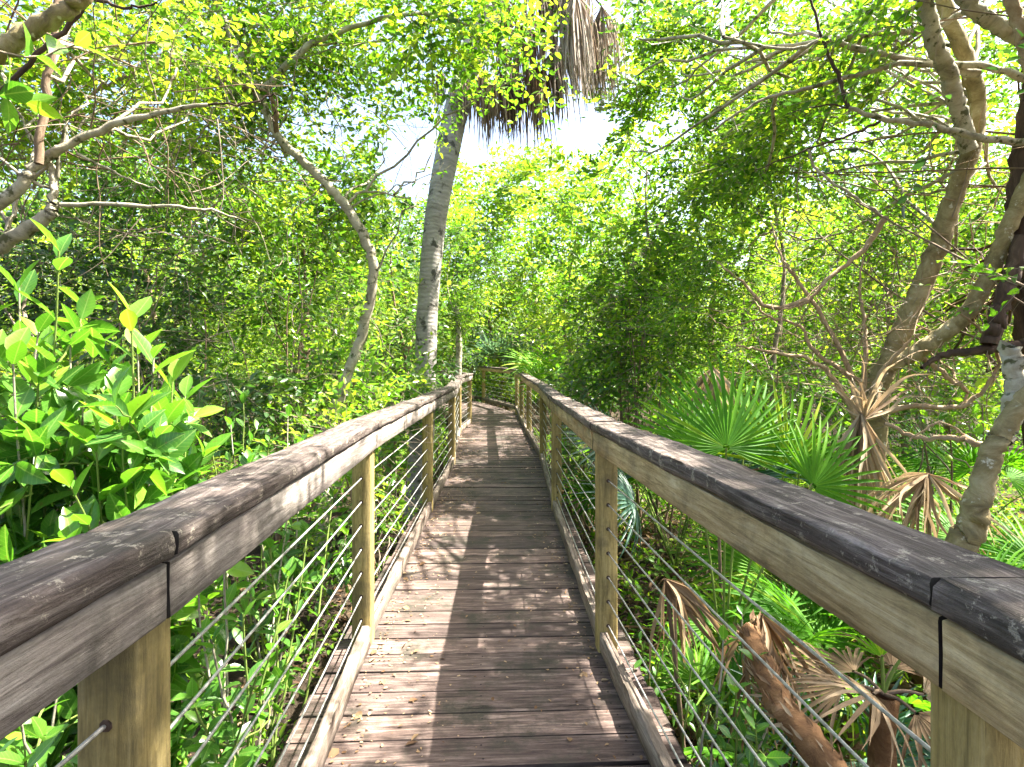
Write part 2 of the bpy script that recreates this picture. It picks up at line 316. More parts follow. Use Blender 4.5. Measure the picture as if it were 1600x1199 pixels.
# ------------------------------------------------------------------ leaves
LW = {'hex': (np.array([0, .32, .72, 1, .72, .32]), np.array([0, .5, .40, 0, -.40, -.5]))}
def leaves(g, P, D, Nn, L, Wd, mat, tint, kind='hex', fold=0.25, curl=0.15):
    n = len(P)
    if n == 0: return
    D = unit(D); Nn = unit(Nn - D * np.sum(Nn * D, 1, keepdims=True)); S = np.cross(D, Nn)
    L = np.broadcast_to(L, n)[:, None]; Wd = np.broadcast_to(Wd, n)[:, None]
    if kind == 'hex':
        a, b = LW['hex']; f = np.array([[0, 1, 2, 3], [0, 3, 4, 5]])
    elif kind == 'tri':
        a = np.array([0, .45, 1, .45]); b = np.array([0, .5, 0, -.5]); f = np.array([[0, 1, 2], [0, 2, 3]])
    elif kind == 'big':
        t = np.array([0, .1, .28, .5, .74, .9, 1]); w = np.array([.03, .17, .41, .5, .37, .15, 0.0])
        a = np.concatenate([t, t, t]); b = np.concatenate([w, np.zeros(7), -w])
        f = np.array([[i, i + 1, 8 + i, 7 + i] for i in range(6)] + [[7 + i, 8 + i, 15 + i, 14 + i] for i in range(6)])
    h = fold * np.abs(b)[None] * Wd - curl * (a ** 2)[None] * L
    V = P[:, None] + D[:, None] * (a[None] * L)[..., None] + S[:, None] * (b[None] * Wd)[..., None] + Nn[:, None] * h[..., None]
    k = len(a); faces = (np.arange(n)[:, None, None] * k + f[None]).reshape(-1, f.shape[1])
    g.add(V.reshape(-1, 3), faces, mat, np.repeat(np.broadcast_to(tint, n), k), np.tile(np.stack([a, b + .5], 1), (n, 1)))

# walkway clearance, sun gaps
LR = np.array([[-.545, -.6], [-.545, .853], [-.665, 2.66], [-.725, 5.09], [-.765, 7.5], [-.95, 10.4], [-.85, 11.75], [-2.1, 14.4], [-3.6, 17.4]])
RR = np.array([[.56, -.9], [.53, .665], [.395, 2.60], [.365, 5.13], [.39, 7.8], [.265, 10.2], [.17, 12.3], [.085, 14.6], [-.93, 17.3], [-2.0, 20.0]])
def deckz(y):
    t = np.clip((np.asarray(y, float) - 7.0) / 9.0, 0, 1.3); return 0.26 * t
def lxr(y): return np.interp(y, LR[:, 1], LR[:, 0]), np.interp(y, RR[:, 1], RR[:, 0])
def snoise(x, y, s=1.0, ph=0.0):
    x = x * s; y = y * s
    return (np.sin(2.3 * x + 1.3 * y + ph) + np.sin(-1.7 * x + 2.9 * y + 1.1 + ph * 2) + np.sin(3.9 * x - 0.7 * y + 2.3 + ph) + np.sin(1.1 * x + 4.3 * y + 0.7)) / 4
SKYGAPS = [(640, 250, 45, 70, .9), (908, 200, 50, 40, .95), (790, 205, 70, 30, .85), (60, 290, 40, 25, .6), (1058, 195, 26, 26, .7), (740, 215, 30, 40, .9),
           (1150, 85, 18, 22, .8), (520, 190, 60, 45, .45), (1130, 25, 16, 18, .8)]
def keep(P, carve=True):
    x, y, z = P.T
    l, r = lxr(np.clip(y, -.5, 19))
    k = ~((x > l - .06) & (x < r + .06) & (z < 2.6) & (y < 14.5) & (z > -.12))
    k &= ~((z < 1.12) & (z > -.15) & (np.abs(x - l) < .16) & (y < 12))
    k &= ~((z < 1.12) & (z > -.15) & (np.abs(x - r) < .16) & (y < 14.5))
    k &= ~((np.linalg.norm(P - np.array([0, 0, EYE]), axis=1) < 1.15))
    k &= ~((np.abs(x) < 1.0) & (y < 3.4) & (z < 3.2) & (z > 1.0) & (np.abs(x) < .62 + .1 * y))
    if carve:
        yy = np.maximum(y, .3); px = 800 + x / yy * F; py = HZ - (z - EYE) / yy * F
        u = R.random(len(P))
        for (cx, cy, a, b, pr) in SKYGAPS:
            d = ((px - cx) / a) ** 2 + ((py - cy) / b) ** 2
            k &= ~((d < 1 + .5 * snoise(px, py, .02)) & (u < pr) & (y > .5))
    return k
def sun_ok(P):
    """where the sun reaches the deck and left railing the canopy on the right is open"""
    x, y, z = P.T
    lx = x - SUN[0] / SUN[2] * (z - .4); ly = y - SUN[1] / SUN[2] * (z - .4)
    near = (z > 1.25) & ~((ly < 1.3) & (lx > -1.5) & ~((lx > -.06) & (lx < .14))) & (lx > -3.4) & ((lx < .08 + .05 * (ly < 2.2)) | (lx > .58)) & (lx < 3.2) & (ly > .0) & (ly < 13)
    n = snoise(lx, ly, 1.5) + R.normal(0, .10, len(P))
    strip = (lx < -.0) & (lx > -1.6) & (ly > np.where(lx < -.75, 1.7, 2.75)) & (ly < 5.0)
    strip2 = (lx > .58) & (lx < 1.2) & (ly > 2.0) & (ly < 3.4)
    thr = np.where((lx > -.75) & (lx < .1) & (ly < 2.75), np.where(lx > -.06, .45, -.12), np.where(strip | strip2, .62, np.where(lx < -.7, .22, np.where(lx > 1.0, .26, .10))))
    far = (z > 1.25) & ~near & ~((lx > -.3) & (lx < .45) & (ly < 12)) & (snoise(lx, ly, .9, 2.0) < np.where(ly > 11, .2, .0)) & (R.random(len(P)) < .85)
    return ~(near & (n < thr)) & ~far

def strip_clear(P):
    x, y, z = P.T; lx = x - SUN[0] / SUN[2] * (z - .4); ly = y - SUN[1] / SUN[2] * (z - .4)
    return ~((z > 1.25) & (lx < .07 + .05 * (ly < 2.2)) & (lx > -.04) & (snoise(lx, ly, 2.2) < .2)) & ~((z > 1.25) & (lx < .0) & (lx > -1.2) & (ly > 2.8) & (ly < 4.8) & (snoise(lx, ly, 1.5) < .55)) & ~((z > 1.25) & (lx > .56) & (lx < 1.25) & (ly > 2.0) & (ly < 3.6) & (snoise(lx, ly, 1.5) < .6))
def sprays(g, B, D, L, per, mat, tintc, kind='hex', twig=True, tsp=.28, aspect=.48, gap=.55, flat=.55, tvar=.22, carve=True, sun=True):
    """leafy twigs: B bases, D directions; every twig bears `per` alternate leaves"""
    ok = (sun_ok(B) if sun else True) & keep(B, carve); B = B[ok]; D = unit(D[ok]); n = len(B)
    if n == 0: return
    tc = np.broadcast_to(tintc, len(ok))[ok]
    up = np.array([0, 0, 1.0]); S = unit(np.cross(D, up) + R.normal(0, .15, (n, 3)))
    Ls = L * R.uniform(.7, 1.25, n); TL = Ls * per * gap
    t = (np.arange(per) + .6) / per
    sgn = np.where(np.arange(per) % 2 == 0, 1.0, -1.0)
    P = B[:, None] + D[:, None] * (TL[:, None] * t[None])[..., None] - up * (0.12 * TL[:, None] * t[None] ** 2)[..., None]
    Dl = D[:, None] * .55 + S[:, None] * sgn[None, :, None] * np.linspace(.95, .35, per)[None, :, None] + R.normal(0, .28, (n, per, 3)) + up * R.normal(.05, .2, (n, per, 1))
    Nl = up * flat + R.normal(0, .48, (n, per, 3)) + SUN * .2
    Ll = Ls[:, None] * R.uniform(.7, 1.15, (n, per)) * np.linspace(1.0, .75, per)[None]
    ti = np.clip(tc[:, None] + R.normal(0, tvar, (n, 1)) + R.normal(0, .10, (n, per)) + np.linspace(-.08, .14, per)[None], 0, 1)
    P = P.reshape(-1, 3); k = keep(P, carve)
    if sun: k &= strip_clear(P)
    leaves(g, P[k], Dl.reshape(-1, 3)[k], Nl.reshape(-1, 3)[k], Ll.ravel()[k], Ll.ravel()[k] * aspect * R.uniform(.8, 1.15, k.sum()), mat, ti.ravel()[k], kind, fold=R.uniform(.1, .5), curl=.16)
    if twig:
        w = Ls[:, None] * .028; E = B + D * TL[:, None] - up * .12 * TL[:, None]
        A2 = unit(np.cross(D, S)); tri = [S * w, -S * w * .5 + A2 * w * .87, -S * w * .5 - A2 * w * .87]
        V = np.stack([B + q for q in tri] + [E + q * .4 for q in tri], 1).reshape(-1, 3)
        f = np.array([[0, 1, 4, 3], [1, 2, 5, 4], [2, 0, 3, 5]]); fc = (np.arange(n)[:, None, None] * 6 + f[None]).reshape(-1, 4)
        g.add(V, fc, 'twig', .5)

def clumps_in(mass, spacing=1.0):
    """sub-clump centres through an ellipsoid mass (centre, radii)"""
    c, r = mass; out = []
    n = max(3, int(4.2 * np.prod(r) / (spacing ** 3)))
    while len(out) < n:
        p = R.uniform(-1, 1, 3)
        if p @ p < 1 and (p @ p) ** .5 > R.random() * .75: out.append(c + p * r)
    return np.array(out)
def mass(px, py, rx, ry, Y, dY): return (W(px, py, Y), np.array([rx * Y / F, dY, ry * Y / F]))

def fill_crown(g, masses, L, lai, mat, tint, spacing=.55, per=9, kind='hex', aspect=.48, sig=.42, droop=.15, limbs=None, gt=None, bark='twig', tgrad=.12, carve=True, twigs=True, flat=.45, sun=True):
    """leaf clumps through every mass, each clump on a limb that springs from the nearest point of the wood"""
    for ms in masses:
        C = clumps_in(ms, spacing); c, r = ms
        area = np.pi * r[0] * r[2] + .35 * np.pi * r[0] * r[1]
        nl = LM * lai * area / (L * L * aspect * .72); per_c = max(2, int(nl / per / len(C)))
        for cc in C:
            s = spacing * sig * R.uniform(.7, 1.35)
            q = R.normal(0, 1, (per_c, 3)) * s * np.array([1.15, 1.15, .62]); B = cc + q
            D = unit(q) * .7 + unit(cc - c) * .35 + R.normal(0, .35, (per_c, 3)) - np.array([0, 0, droop])
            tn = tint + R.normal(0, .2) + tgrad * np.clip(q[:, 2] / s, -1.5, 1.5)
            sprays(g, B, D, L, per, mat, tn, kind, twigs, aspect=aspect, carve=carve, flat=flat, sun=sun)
            if limbs is not None and gt is not None and (not sun or (sun_ok(cc[None])[0] and strip_clear(cc[None])[0])):
                d = np.linalg.norm(limbs - cc - np.array([0, 0, -.5]), axis=1); 
                if R.random() < .35: continue
                a = limbs[np.argsort(d)[int(R.integers(0, min(len(d), 34)))]]
                mid = (a + cc) / 2 + R.normal(0, .11, 3) * np.linalg.norm(cc - a) + np.array([0, 0, -.08]) * np.linalg.norm(cc - a)
                ln = np.linalg.norm(cc - a); pth = [a, mid, cc]
                if keep(catmull(np.array(pth), 4), False).all():
                    tube(gt, pth, .004 + .005 * min(ln, 2.5), .0025, bark, 5, 6, .018 * min(ln, 1.0))
def tangle(g, masses, n, ln, r, mat, bend=.25, down=0.0):
    """bare wandering twigs"""
    for (c, rr) in masses:
        for _ in range(n):
            p = c + R.uniform(-1, 1, 3) * rr; d = unit(R.normal(0, 1, 3) * np.array([1, .6, .8]) + np.array([0, 0, -down])); pts = [p]
            for _ in range(5):
                d = unit(d + R.normal(0, bend, 3)); p = p + d * ln / 5; pts.append(p)
            pts = np.array(pts)
            if keep(pts, False).all(): tube(g, pts, r * R.uniform(.6, 1.4), r * .35, mat, 4, 2)
def traced(pts, Y, dy=0.0):
    n = len(pts); ys = np.broadcast_to(Y, n) if np.ndim(Y) else Y + np.linspace(0, dy, n)
    return np.array([W(px, py, y) for (px, py), y in zip(pts, ys)])

# ------------------------------------------------------------------ camera, light, world
cam = bpy.data.cameras.new('camera'); co = bpy.data.objects.new('camera', cam); COL.objects.link(co)
co.location = (0, 0, EYE); co.rotation_euler = (math.radians(90), 0, 0)
cam.sensor_width = 36; cam.lens = 36 * F / 1600; cam.shift_y = -(599.5 - HZ) / 1600; cam.clip_end = 400; cam.clip_start = .02
scene.camera = co
sl = bpy.data.lights.new('sun', 'SUN'); sl.energy = 5.0; sl.angle = math.radians(.53); sl.color = (1, .95, .86)
so = bpy.data.objects.new('sun', sl); COL.objects.link(so); so.rotation_euler = Vector(-SUN).to_track_quat('-Z', 'Y').to_euler()
w = bpy.data.worlds.new('World'); scene.world = w; w.use_nodes = True; nt = w.node_tree; nt.nodes.clear()
sky = nt.nodes.new('ShaderNodeTexSky'); sky.sky_type = 'NISHITA'; sky.sun_disc = False
sky.sun_elevation = math.asin(SUN[2]); sky.sun_rotation = math.atan2(SUN[0], SUN[1]); sky.air_density = 1.0; sky.dust_density = 5.0; sky.ozone_density = .7
bg = nt.nodes.new('ShaderNodeBackground'); bg.inputs['Strength'].default_value = .085
wo = nt.nodes.new('ShaderNodeOutputWorld'); nt.links.new(sky.outputs[0], bg.inputs[0]); nt.links.new(bg.outputs[0], wo.inputs[0])
scene.view_settings.view_transform = 'Standard'; scene.view_settings.look = 'None'; scene.view_settings.exposure = 3.0; scene.view_settings.gamma = 1
scene.render.engine = 'CYCLES'; cy = scene.cycles; cy.use_denoising = True; cy.max_bounces = 8; cy.diffuse_bounces = 4; cy.transmission_bounces = 6; cy.transparent_max_bounces = 4
cy.sample_clamp_indirect = 6
try: cy.denoiser = 'OPENIMAGEDENOISE'
except Exception: pass

# ------------------------------------------------------------------ ground
def ground_z(x, y): return GROUND + .10 * snoise(x, y, .5) + .05 * snoise(x, y, 1.6, 1.0) + .012 * np.clip(np.hypot(x, y) - 12, 0, 60)
g = Geo(); u = np.linspace(-1, 1, 141); gx = np.sign(u) * (np.abs(u) ** 2.2) * 70
XX, YY = np.meshgrid(gx, gx + 4); nn = len(u)
i = np.arange(nn - 1)[:, None] * nn; j = np.arange(nn - 1)[None]
g.add(np.stack([XX, YY, ground_z(XX, YY)], -1).reshape(-1, 3), np.stack([i + j, i + j + 1, i + nn + j + 1, i + nn + j], -1).reshape(-1, 4), 'soil')
tag(g.build('ground', smooth=True), kind='structure')

# ------------------------------------------------------------------ boardwalk deck
ctr = np.array([[-.0, -1.2], [-.05, .8], [-.13, 2.6], [-.18, 5.1], [-.19, 7.6], [-.345, 10.3], [-.42, 12.0], [-.75, 13.7], [-1.35, 15.6], [-2.3, 17.8], [-3.3, 20.0]])
cc = catmull(ctr, 40); sarc = np.r_[0, np.cumsum(np.linalg.norm(np.diff(cc, axis=0), axis=1))]
g = Geo(); s = 0.0
while s < sarc[-1] - .1:
    c = np.array([np.interp(s, sarc, cc[:, 0]), np.interp(s, sarc, cc[:, 1])]); c2 = np.array([np.interp(s + .1, sarc, cc[:, 0]), np.interp(s + .1, sarc, cc[:, 1])])
    t = unit(c2 - c); p = np.array([t[1], -t[0]])
    hw = 0.69 + R.normal(0, .006) + .12 * float(np.clip((c[1] - 9) / 3, 0, 1)); bw = .1395 / 2
    jit = R.normal(0, .0025); z = float(deckz(c[1])) + R.normal(0, .0018)
    cup = [c - p * hw - t * bw, c + p * hw - t * (bw + jit), c + p * hw + t * (bw + jit), c - p * hw + t * bw]
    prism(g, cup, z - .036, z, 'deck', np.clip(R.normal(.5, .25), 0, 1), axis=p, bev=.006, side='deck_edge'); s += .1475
    for o_ in (-.5, .0, .5):
        for q_ in (-.032, .032):
            cs = c + p * (o_ + R.normal(0, .006)) + t * (q_ + R.normal(0, .003)); th = np.arange(6) * math.pi / 3
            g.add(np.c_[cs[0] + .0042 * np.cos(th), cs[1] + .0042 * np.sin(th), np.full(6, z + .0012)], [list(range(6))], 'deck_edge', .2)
deck = g.build('boardwalk'); tag(deck, 'weathered brown plank boardwalk running away between two cable railings', 'boardwalk', 'structure')
g = Geo()
for off in (-.5, .0, .5):      # joists under the planks
    q = cc[::8]; tt = unit(np.gradient(q, axis=0)); pp = np.stack([tt[:, 1], -tt[:, 0]], 1); q = q + pp * off
    for a, b in zip(q[:-1], q[1:]):
        d = unit(b - a); e = np.array([-d[1], d[0]]) * .019; z = float(deckz(a[1])) - .04
        prism(g, [a - e, b - e, b + e, a + e], z - .18, z, 'deck', .4, axis=d, bev=.002)
j = g.build('joist', deck); 

# ------------------------------------------------------------------ railings
TOP = 1.06
def railing(root, pts, side, joints_name='cap_rail'):
    """pts: inner post faces; side=+1 when the walkway lies on the +x side"""
    n = len(pts); seg = unit(np.diff(pts, axis=0)); nrm = np.stack([seg[:, 1], -seg[:, 0]], 1) * side   # towards the walkway
    def offset(d):
        out = []
        for i in range(n):
            if i == 0: out.append(pts[0] + nrm[0] * d)
            elif i == n - 1: out.append(pts[-1] + nrm[-1] * d)
            else:
                m = unit(nrm[i - 1] + nrm[i]); out.append(pts[i] + m * d / max(m @ nrm[i], .5))
        return np.array(out)
    zz = deckz(pts[:, 1])
    ci, co_ = offset(.030), offset(-.112); fi, fo = offset(.019), offset(-.0015)
    ki, ko = offset(-.004), offset(-.042); mid = offset(-.045)
    for i in range(n - 1):
        e = seg[i] * .0035
        z0, z1 = zz[i], zz[i + 1]; zq = np.array([z0, z1, z1, z0])
        def plank(name, a, b, lo, hi, mat, bev, parent=root):
            g = Geo(); beam(g, a[i] + e, b[i] + e, a[i + 1] - e, b[i + 1] - e, z0, z1, lo, hi, mat, R.uniform(.25, .75), bev, (.0015 if name == 'cap_rail' else .0008)); return g.build(name, parent)
        plank('cap_rail', ci, co_, TOP - .042, TOP, 'cap', .008)
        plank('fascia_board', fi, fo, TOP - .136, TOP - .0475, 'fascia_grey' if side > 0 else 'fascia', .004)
        # kerb board runs from post to post
        a = Geo(); s0 = seg[i] * .048
        beam(a, ki[i] + s0, ko[i] + s0, ki[i + 1] - s0, ko[i + 1] - s0, z0, z1, .006, .098, 'kerb', R.uniform(.2, .6), .005, .0018); a.build('kerb_board', root)
    for i in range(n):
        d = seg[min(i, n - 2)] if i == 0 else (unit(seg[i - 1] + seg[i]) if i < n - 1 else seg[-1])
        g = Geo(); post_box(g, mid[i], d, .089, GROUND - .15, zz[i] + TOP - .044, 'post', R.uniform(.35, .75))
        for k in range(7):
            for sg in (-1, 1):
                c0 = np.r_[mid[i] + d * sg * .043, zz[i] + .125 + .111 * k]; dd = np.r_[d * sg, 0]
                tube(g, np.array([c0, c0 + dd * .0035]), .0105, .0085, 'bark_dark', 8, 1, smoothpath=False, cap=True)
        g.build('post', root)
    for k in range(7):
        g = Geo(); zk = .125 + .111 * k
        P = np.c_[mid, zz + zk]; full = [P[0]]
        for a, b in zip(P[:-1], P[1:]):
            sag = np.array([0, 0, -.004 * R.random()]); full += [a * .5 + b * .5 + sag, b]
        tube(g, np.array(full), .0034, .0034, 'steel', 6, 1, smoothpath=False); g.build('cable', root, smooth=True)
rl = thing('railing', 'timber and cable railing left of the boardwalk, its inner face lit by the sun', 'railing', (LR[0][0], LR[0][1], 0), 'boardwalk railings')
railing(rl, LR, 1)
rr_ = thing('railing', 'timber and cable railing right of the boardwalk, turning left at its far end', 'railing', (RR[0][0], RR[0][1], 0), 'boardwalk railings')
railing(rr_, RR, -1)

# ------------------------------------------------------------------ fan fronds
def fan(g, hub, axis, normal, rad, spread, nseg, mat, tint, droop=.25, split=.32, width=None, wav=.06, tip=.0):
    """a palmetto fan: pleated blades joined near the hub, free and drooping at the tips"""
    axis = unit(np.asarray(axis, float)); normal = np.asarray(normal, float); normal = unit(normal - axis * (normal @ axis)); side = np.cross(normal, axis)
    ang = np.linspace(-spread / 2, spread / 2, nseg) * (1 + R.normal(0, .008, nseg)); dth = spread / nseg
    ts = np.array([.04, split * .6, split, .62, .84, 1.0]); V = []; Fc = []; T = []; k = len(ts)
    for q, a in enumerate(ang):
        d = axis * math.cos(a) + side * math.sin(a); sd = side * math.cos(a) - axis * math.sin(a)
        ln = rad * (1 - .22 * (abs(a) / (spread / 2)) ** 2) * R.uniform(.9, 1.06)
        dr = droop * R.uniform(.6, 1.5) * ln; sw = R.normal(0, wav) * ln
        wmax = split * ln * math.tan(dth / 2) * 1.12
        w = np.where(ts <= split, ts * ln * math.tan(dth / 2) * 1.04, wmax * np.array([0, 0, 1, .85, .5, .03]))
        for r_, s_ in ((-1, 0.0), (0, -1.0), (1, 0.0)):
            for m, t in enumerate(ts):
                V.append(hub + d * ln * t + sd * (r_ * w[m] + sw * max(0, t - split) ** 2) + normal * (s_ * w[m] * .75 - dr * t ** 2.4) - np.array([0, 0, 1]) * (tip * max(0, t - .6) ** 2 * ln))
        b = q * 3 * k
        for m in range(k - 1):
            Fc.append([b + m, b + m + 1, b + k + m + 1, b + k + m]); Fc.append([b + k + m, b + k + m + 1, b + 2 * k + m + 1, b + 2 * k + m])
        tt = np.clip(tint + R.normal(0, .12), 0, 1); T += [tt] * (3 * k)
    g.add(np.array(V), Fc, mat, np.array(T))
def frond(root, base, hub, normal, rad, spread=4.2, nseg=30, mat='frond', tint=.5, droop=.25, pet='stem_green', name='frond', label=None, axis=None, wav=.06, tip=.15, split=.32):
    g = Geo(); base = np.asarray(base, float); hub = np.asarray(hub, float)
    mid = (base + hub) / 2 + np.array([0, 0, .10]) * np.linalg.norm(hub - base)
    tube(g, [base, mid, hub], .0075, .005, pet, 5, 5)
    fan(g, hub, axis if axis is not None else hub - mid, normal, rad, spread, nseg, mat, tint, droop, wav=wav, tip=tip, split=split)
    o = g.build(name, root)
    if label: o['label'] = label
    return o
def palmetto(label, base, nf, rad, height, mat='frond', tint=.5, dead=0, seed_dir=None, spread_r=1.0, lean=(0, 0, 0), group='saw palmettos'):
    root = thing('saw_palmetto', label, 'saw palmetto', base, group); base = np.asarray(base, float)
    g = Geo(); crown = base + np.array([0, 0, .16]) + np.array(lean) * .3
    tube(g, [base - [0, 0, .1], (base + crown) / 2 + R.normal(0, .02, 3), crown], .075, .045, 'root_brown', 8, 5, .008, lump=.14); g.build('trunk', root)
    for k in range(nf):
        a = 2 * math.pi * (k + R.uniform(-.25, .25)) / nf; el = R.uniform(.55, 1.25)
        d = np.array([math.cos(a) * math.cos(el), math.sin(a) * math.cos(el), math.sin(el)]) * height * R.uniform(.75, 1.1) * np.array([spread_r, spread_r, 1]) + np.array(lean)
        hub = crown + d; out = np.array([math.cos(a), math.sin(a), 0]); nm = np.array([0, 0, 1.0]) * .8 - out * .3 + R.normal(0, .25, 3) + np.array([0, -.5, 0])
        if not keep(hub[None], False)[0]: continue
        ax = unit(unit(d) + out * .5 + R.normal(0, .12, 3)); rk = rad * R.uniform(.8, 1.1)
        l_, r_ = lxr(hub[1]); tipp = hub + ax * rk
        if tipp[2] < 1.25 and l_ - .05 < tipp[0] < r_ + .05 and hub[1] < 12: continue
        frond(root, crown, hub, nm, rk, R.uniform(3.2, 4.4), int(R.integers(22, 30)), mat, np.clip(tint + R.normal(0, .15), 0, 1), R.uniform(.12, .35), axis=ax)
    for k in range(dead):
        a = R.uniform(0, 2 * math.pi); out = np.array([math.cos(a), math.sin(a), 0]); hub = crown + out * height * .55 + np.array([0, 0, height * .1])
        if not keep(hub[None], False)[0]: continue
        frond(root, crown, hub, [0, 0, 1], rad * .85, R.uniform(1.6, 3.0), 18, 'frond_dead', R.uniform(.3, .8), .5, 'bark_brown', 'dead_frond', axis=out * .8 - np.array([0, 0, .8]), wav=.25, tip=.5)
    return root
def gz(x, y): return float(ground_z(np.float64(x), np.float64(y)))
def gp(px, Y): x = (px - 800) * Y / F; return np.array([x, Y, gz(x, Y)])

# ------------------------------------------------------------------ cabbage palm
palm_base = np.array([W(652, 790, 7.0)[0], 7.0, gz(-1.19, 7.0)])
palm = thing('cabbage_palm', 'tall cabbage palm with smooth grey trunk and hanging dead fronds beside the left railing', 'palm tree', palm_base)
tp = np.r_[[palm_base - [0, 0, .1]], traced([(658, 700), (664, 600), (668, 480), (680, 350), (697, 250), (719, 150), (752, 50), (790, -40), (812, -90)], 7.0)]
g = Geo(); tube(g, tp, [.175, .155, .138, .132, .137, .147, .158, .17, .18, .16], .16, 'palm_bark', 20, 8, 0, lump=.016); g.build('trunk', palm, smooth=True)
head = W(815, -60, 7.0)
def dead_hang(px0, py0, px1, py1, dyb, dyt, nseg, spr, mat, tint, width):
    """a dead fan hung upside down from the head: petiole out, blades falling almost straight"""
    g = Geo(); a = W(px0, py0, 7.0 + dyb); b = W(px1, py1, 7.0 + dyt); ln = np.linalg.norm(b - a)
    tube(g, [head + R.normal(0, .1, 3), (head + a) / 2 + [0, 0, .25], a], .016, .010, 'bark_brown', 5, 5)
    for k in range(nseg):
        q = R.normal(0, 1, 2) * spr; l2 = R.uniform(.6, 1.12)
        e = a + (b - a) * l2 + np.array([q[0], q[1], 0]) * ln * .5
        m1 = a + (e - a) * .3 + np.array([q[0], q[1], 0]) * ln * .22; m2 = a + (e - a) * .65 + np.array([q[0], q[1], 0]) * ln * .12 + R.normal(0, .02, 3)
        P = catmull(np.array([a, m1, m2, e]), 3); t = np.linspace(0, 1, len(P)); wv = width * np.minimum(1, t * 4 + .25) * (1 - t ** 3 * .92)
        sd = unit(np.array([R.normal(), R.normal() * .7, 0])); nn = len(P)
        fo = np.cross(sd, [0, 0, 1]) * .5
        V = np.concatenate([P - sd * wv[:, None], P + fo * wv[:, None], P + sd * wv[:, None]])
        Fc = [[i, i + 1, nn + i + 1, nn + i] for i in range(nn - 1)] + [[nn + i, nn + i + 1, 2 * nn + i + 1, 2 * nn + i] for i in range(nn - 1)]
        g.add(V, Fc, mat, np.clip(tint + R.normal(0, .22), 0, 1))
    return g.build('dead_frond', palm)
for args in [(756, 105, 757, 238, -.1, -.15, 60, .16, 'frond_dead', .45, .011), (742, 110, 738, 205, .1, .1, 40, .25, 'frond_grey', .25, .011), (795, 95, 800, 218, .0, -.05, 90, .20, 'frond_grey', .2, .013),
             (835, 95, 842, 230, -.2, -.3, 80, .18, 'frond_dead', .3, .012), (870, 70, 880, 195, -.1, -.2, 80, .20, 'frond_grey', .5, .012), (885, -20, 905, 150, -.4, -.6, 90, .13, 'frond_grey', .85, .010),
             (915, 20, 930, 165, .0, .0, 70, .17, 'frond_grey', .5, .011), (905, -60, 890, 110, -.5, -.7, 80, .16, 'frond_grey', .75, .010), (860, -40, 868, 120, .3, .3, 90, .25, 'frond_grey', .15, .014),
             (780, -10, 790, 130, .3, .4, 80, .3, 'frond_grey', .1, .014), (725, 120, 722, 200, -.2, -.2, 45, .25, 'frond_grey', .5, .011), (775, 120, 778, 215, -.25, -.3, 55, .22, 'frond_dead', .35, .011), (690, 110, 682, 175, .3, .4, 40, .22, 'frond_grey', .3, .010), (820, 20, 825, 150, -.3, -.45, 80, .22, 'frond_dead', .2, .013), (940, 10, 948, 165, -.4, -.5, 70, .18, 'frond_grey', .75, .011), (900, -10, 912, 160, -.7, -.9, 80, .16, 'frond_grey', .85, .011), (930, 60, 936, 155, -.2, -.3, 50, .2, 'frond_grey', .6, .010)]:
    dead_hang(*args)
for k in range(11):       # living fans above the frame
    a = 2 * math.pi * k / 11 + .2; out = np.array([math.cos(a), math.sin(a), 0]); hub = head + out * 1.25 + np.array([0, 0, .75 + R.uniform(-.3, .5)])
    frond(palm, head + [0, 0, .1], hub, [0, 0, 1], .85, 4.6, 30, 'frond', .4, .35, axis=out + np.array([0, 0, -.1]))

def shoot(g, gl, P, L, n, mat, tint, r=.006, bark='stem_green', aspect=.42, start=.2, up=.1, rosette=True):
    """one shoot with spiralled broad leaves"""
    Q = tube(g, P, r, r * .5, bark, 6, 6, .004); T = unit(np.gradient(Q, axis=0)); ph = R.uniform(0, 6.28)
    idx = (start + (1 - start) * np.linspace(0, 1, n) ** .75) * (len(Q) - 1); idx[-3:] = len(Q) - 1.02 + np.array([0, .4, 1]) * .9 / 1.0 - .9 + .9 * 0 if False else np.array([len(Q) - 1.3, len(Q) - 1.12, len(Q) - 1.0]); pts = np.array([[np.interp(q, np.arange(len(Q)), Q[:, c]) for c in range(3)] for q in idx]); tg = T[np.clip(np.round(idx).astype(int), 0, len(Q) - 1)]
    a = ph + np.arange(n) * 2.4 + R.normal(0, .25, n); ref = np.array([1.0, .2, .1]); A = unit(np.cross(tg, ref)); B = np.cross(tg, A)
    out = A * np.cos(a)[:, None] + B * np.sin(a)[:, None]
    f = np.linspace(0, 1, n)[:, None]
    D = out * (1 - .5 * f) + tg * (.2 + .6 * f) + np.array([0, 0, up]) * (1 - f) + R.normal(0, .12, (n, 3))
    Nn = tg * .9 - out * .35 + np.array([0, 0, .35]) + R.normal(0, .22, (n, 3))
    ls = L * R.uniform(.7, 1.15, n) * np.where(f[:, 0] > .93, .8, 1.0)
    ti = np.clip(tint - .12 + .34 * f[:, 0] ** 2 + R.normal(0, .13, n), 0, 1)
    k = keep(pts + unit(D) * ls[:, None] * .9, False)
    for q in range(n):
        if k[q]: leaves(gl, pts[q:q + 1], D[q:q + 1], Nn[q:q + 1], ls[q], ls[q] * aspect * R.uniform(.85, 1.2), mat, ti[q], 'big', fold=R.uniform(.1, .5), curl=R.uniform(.02, .3))

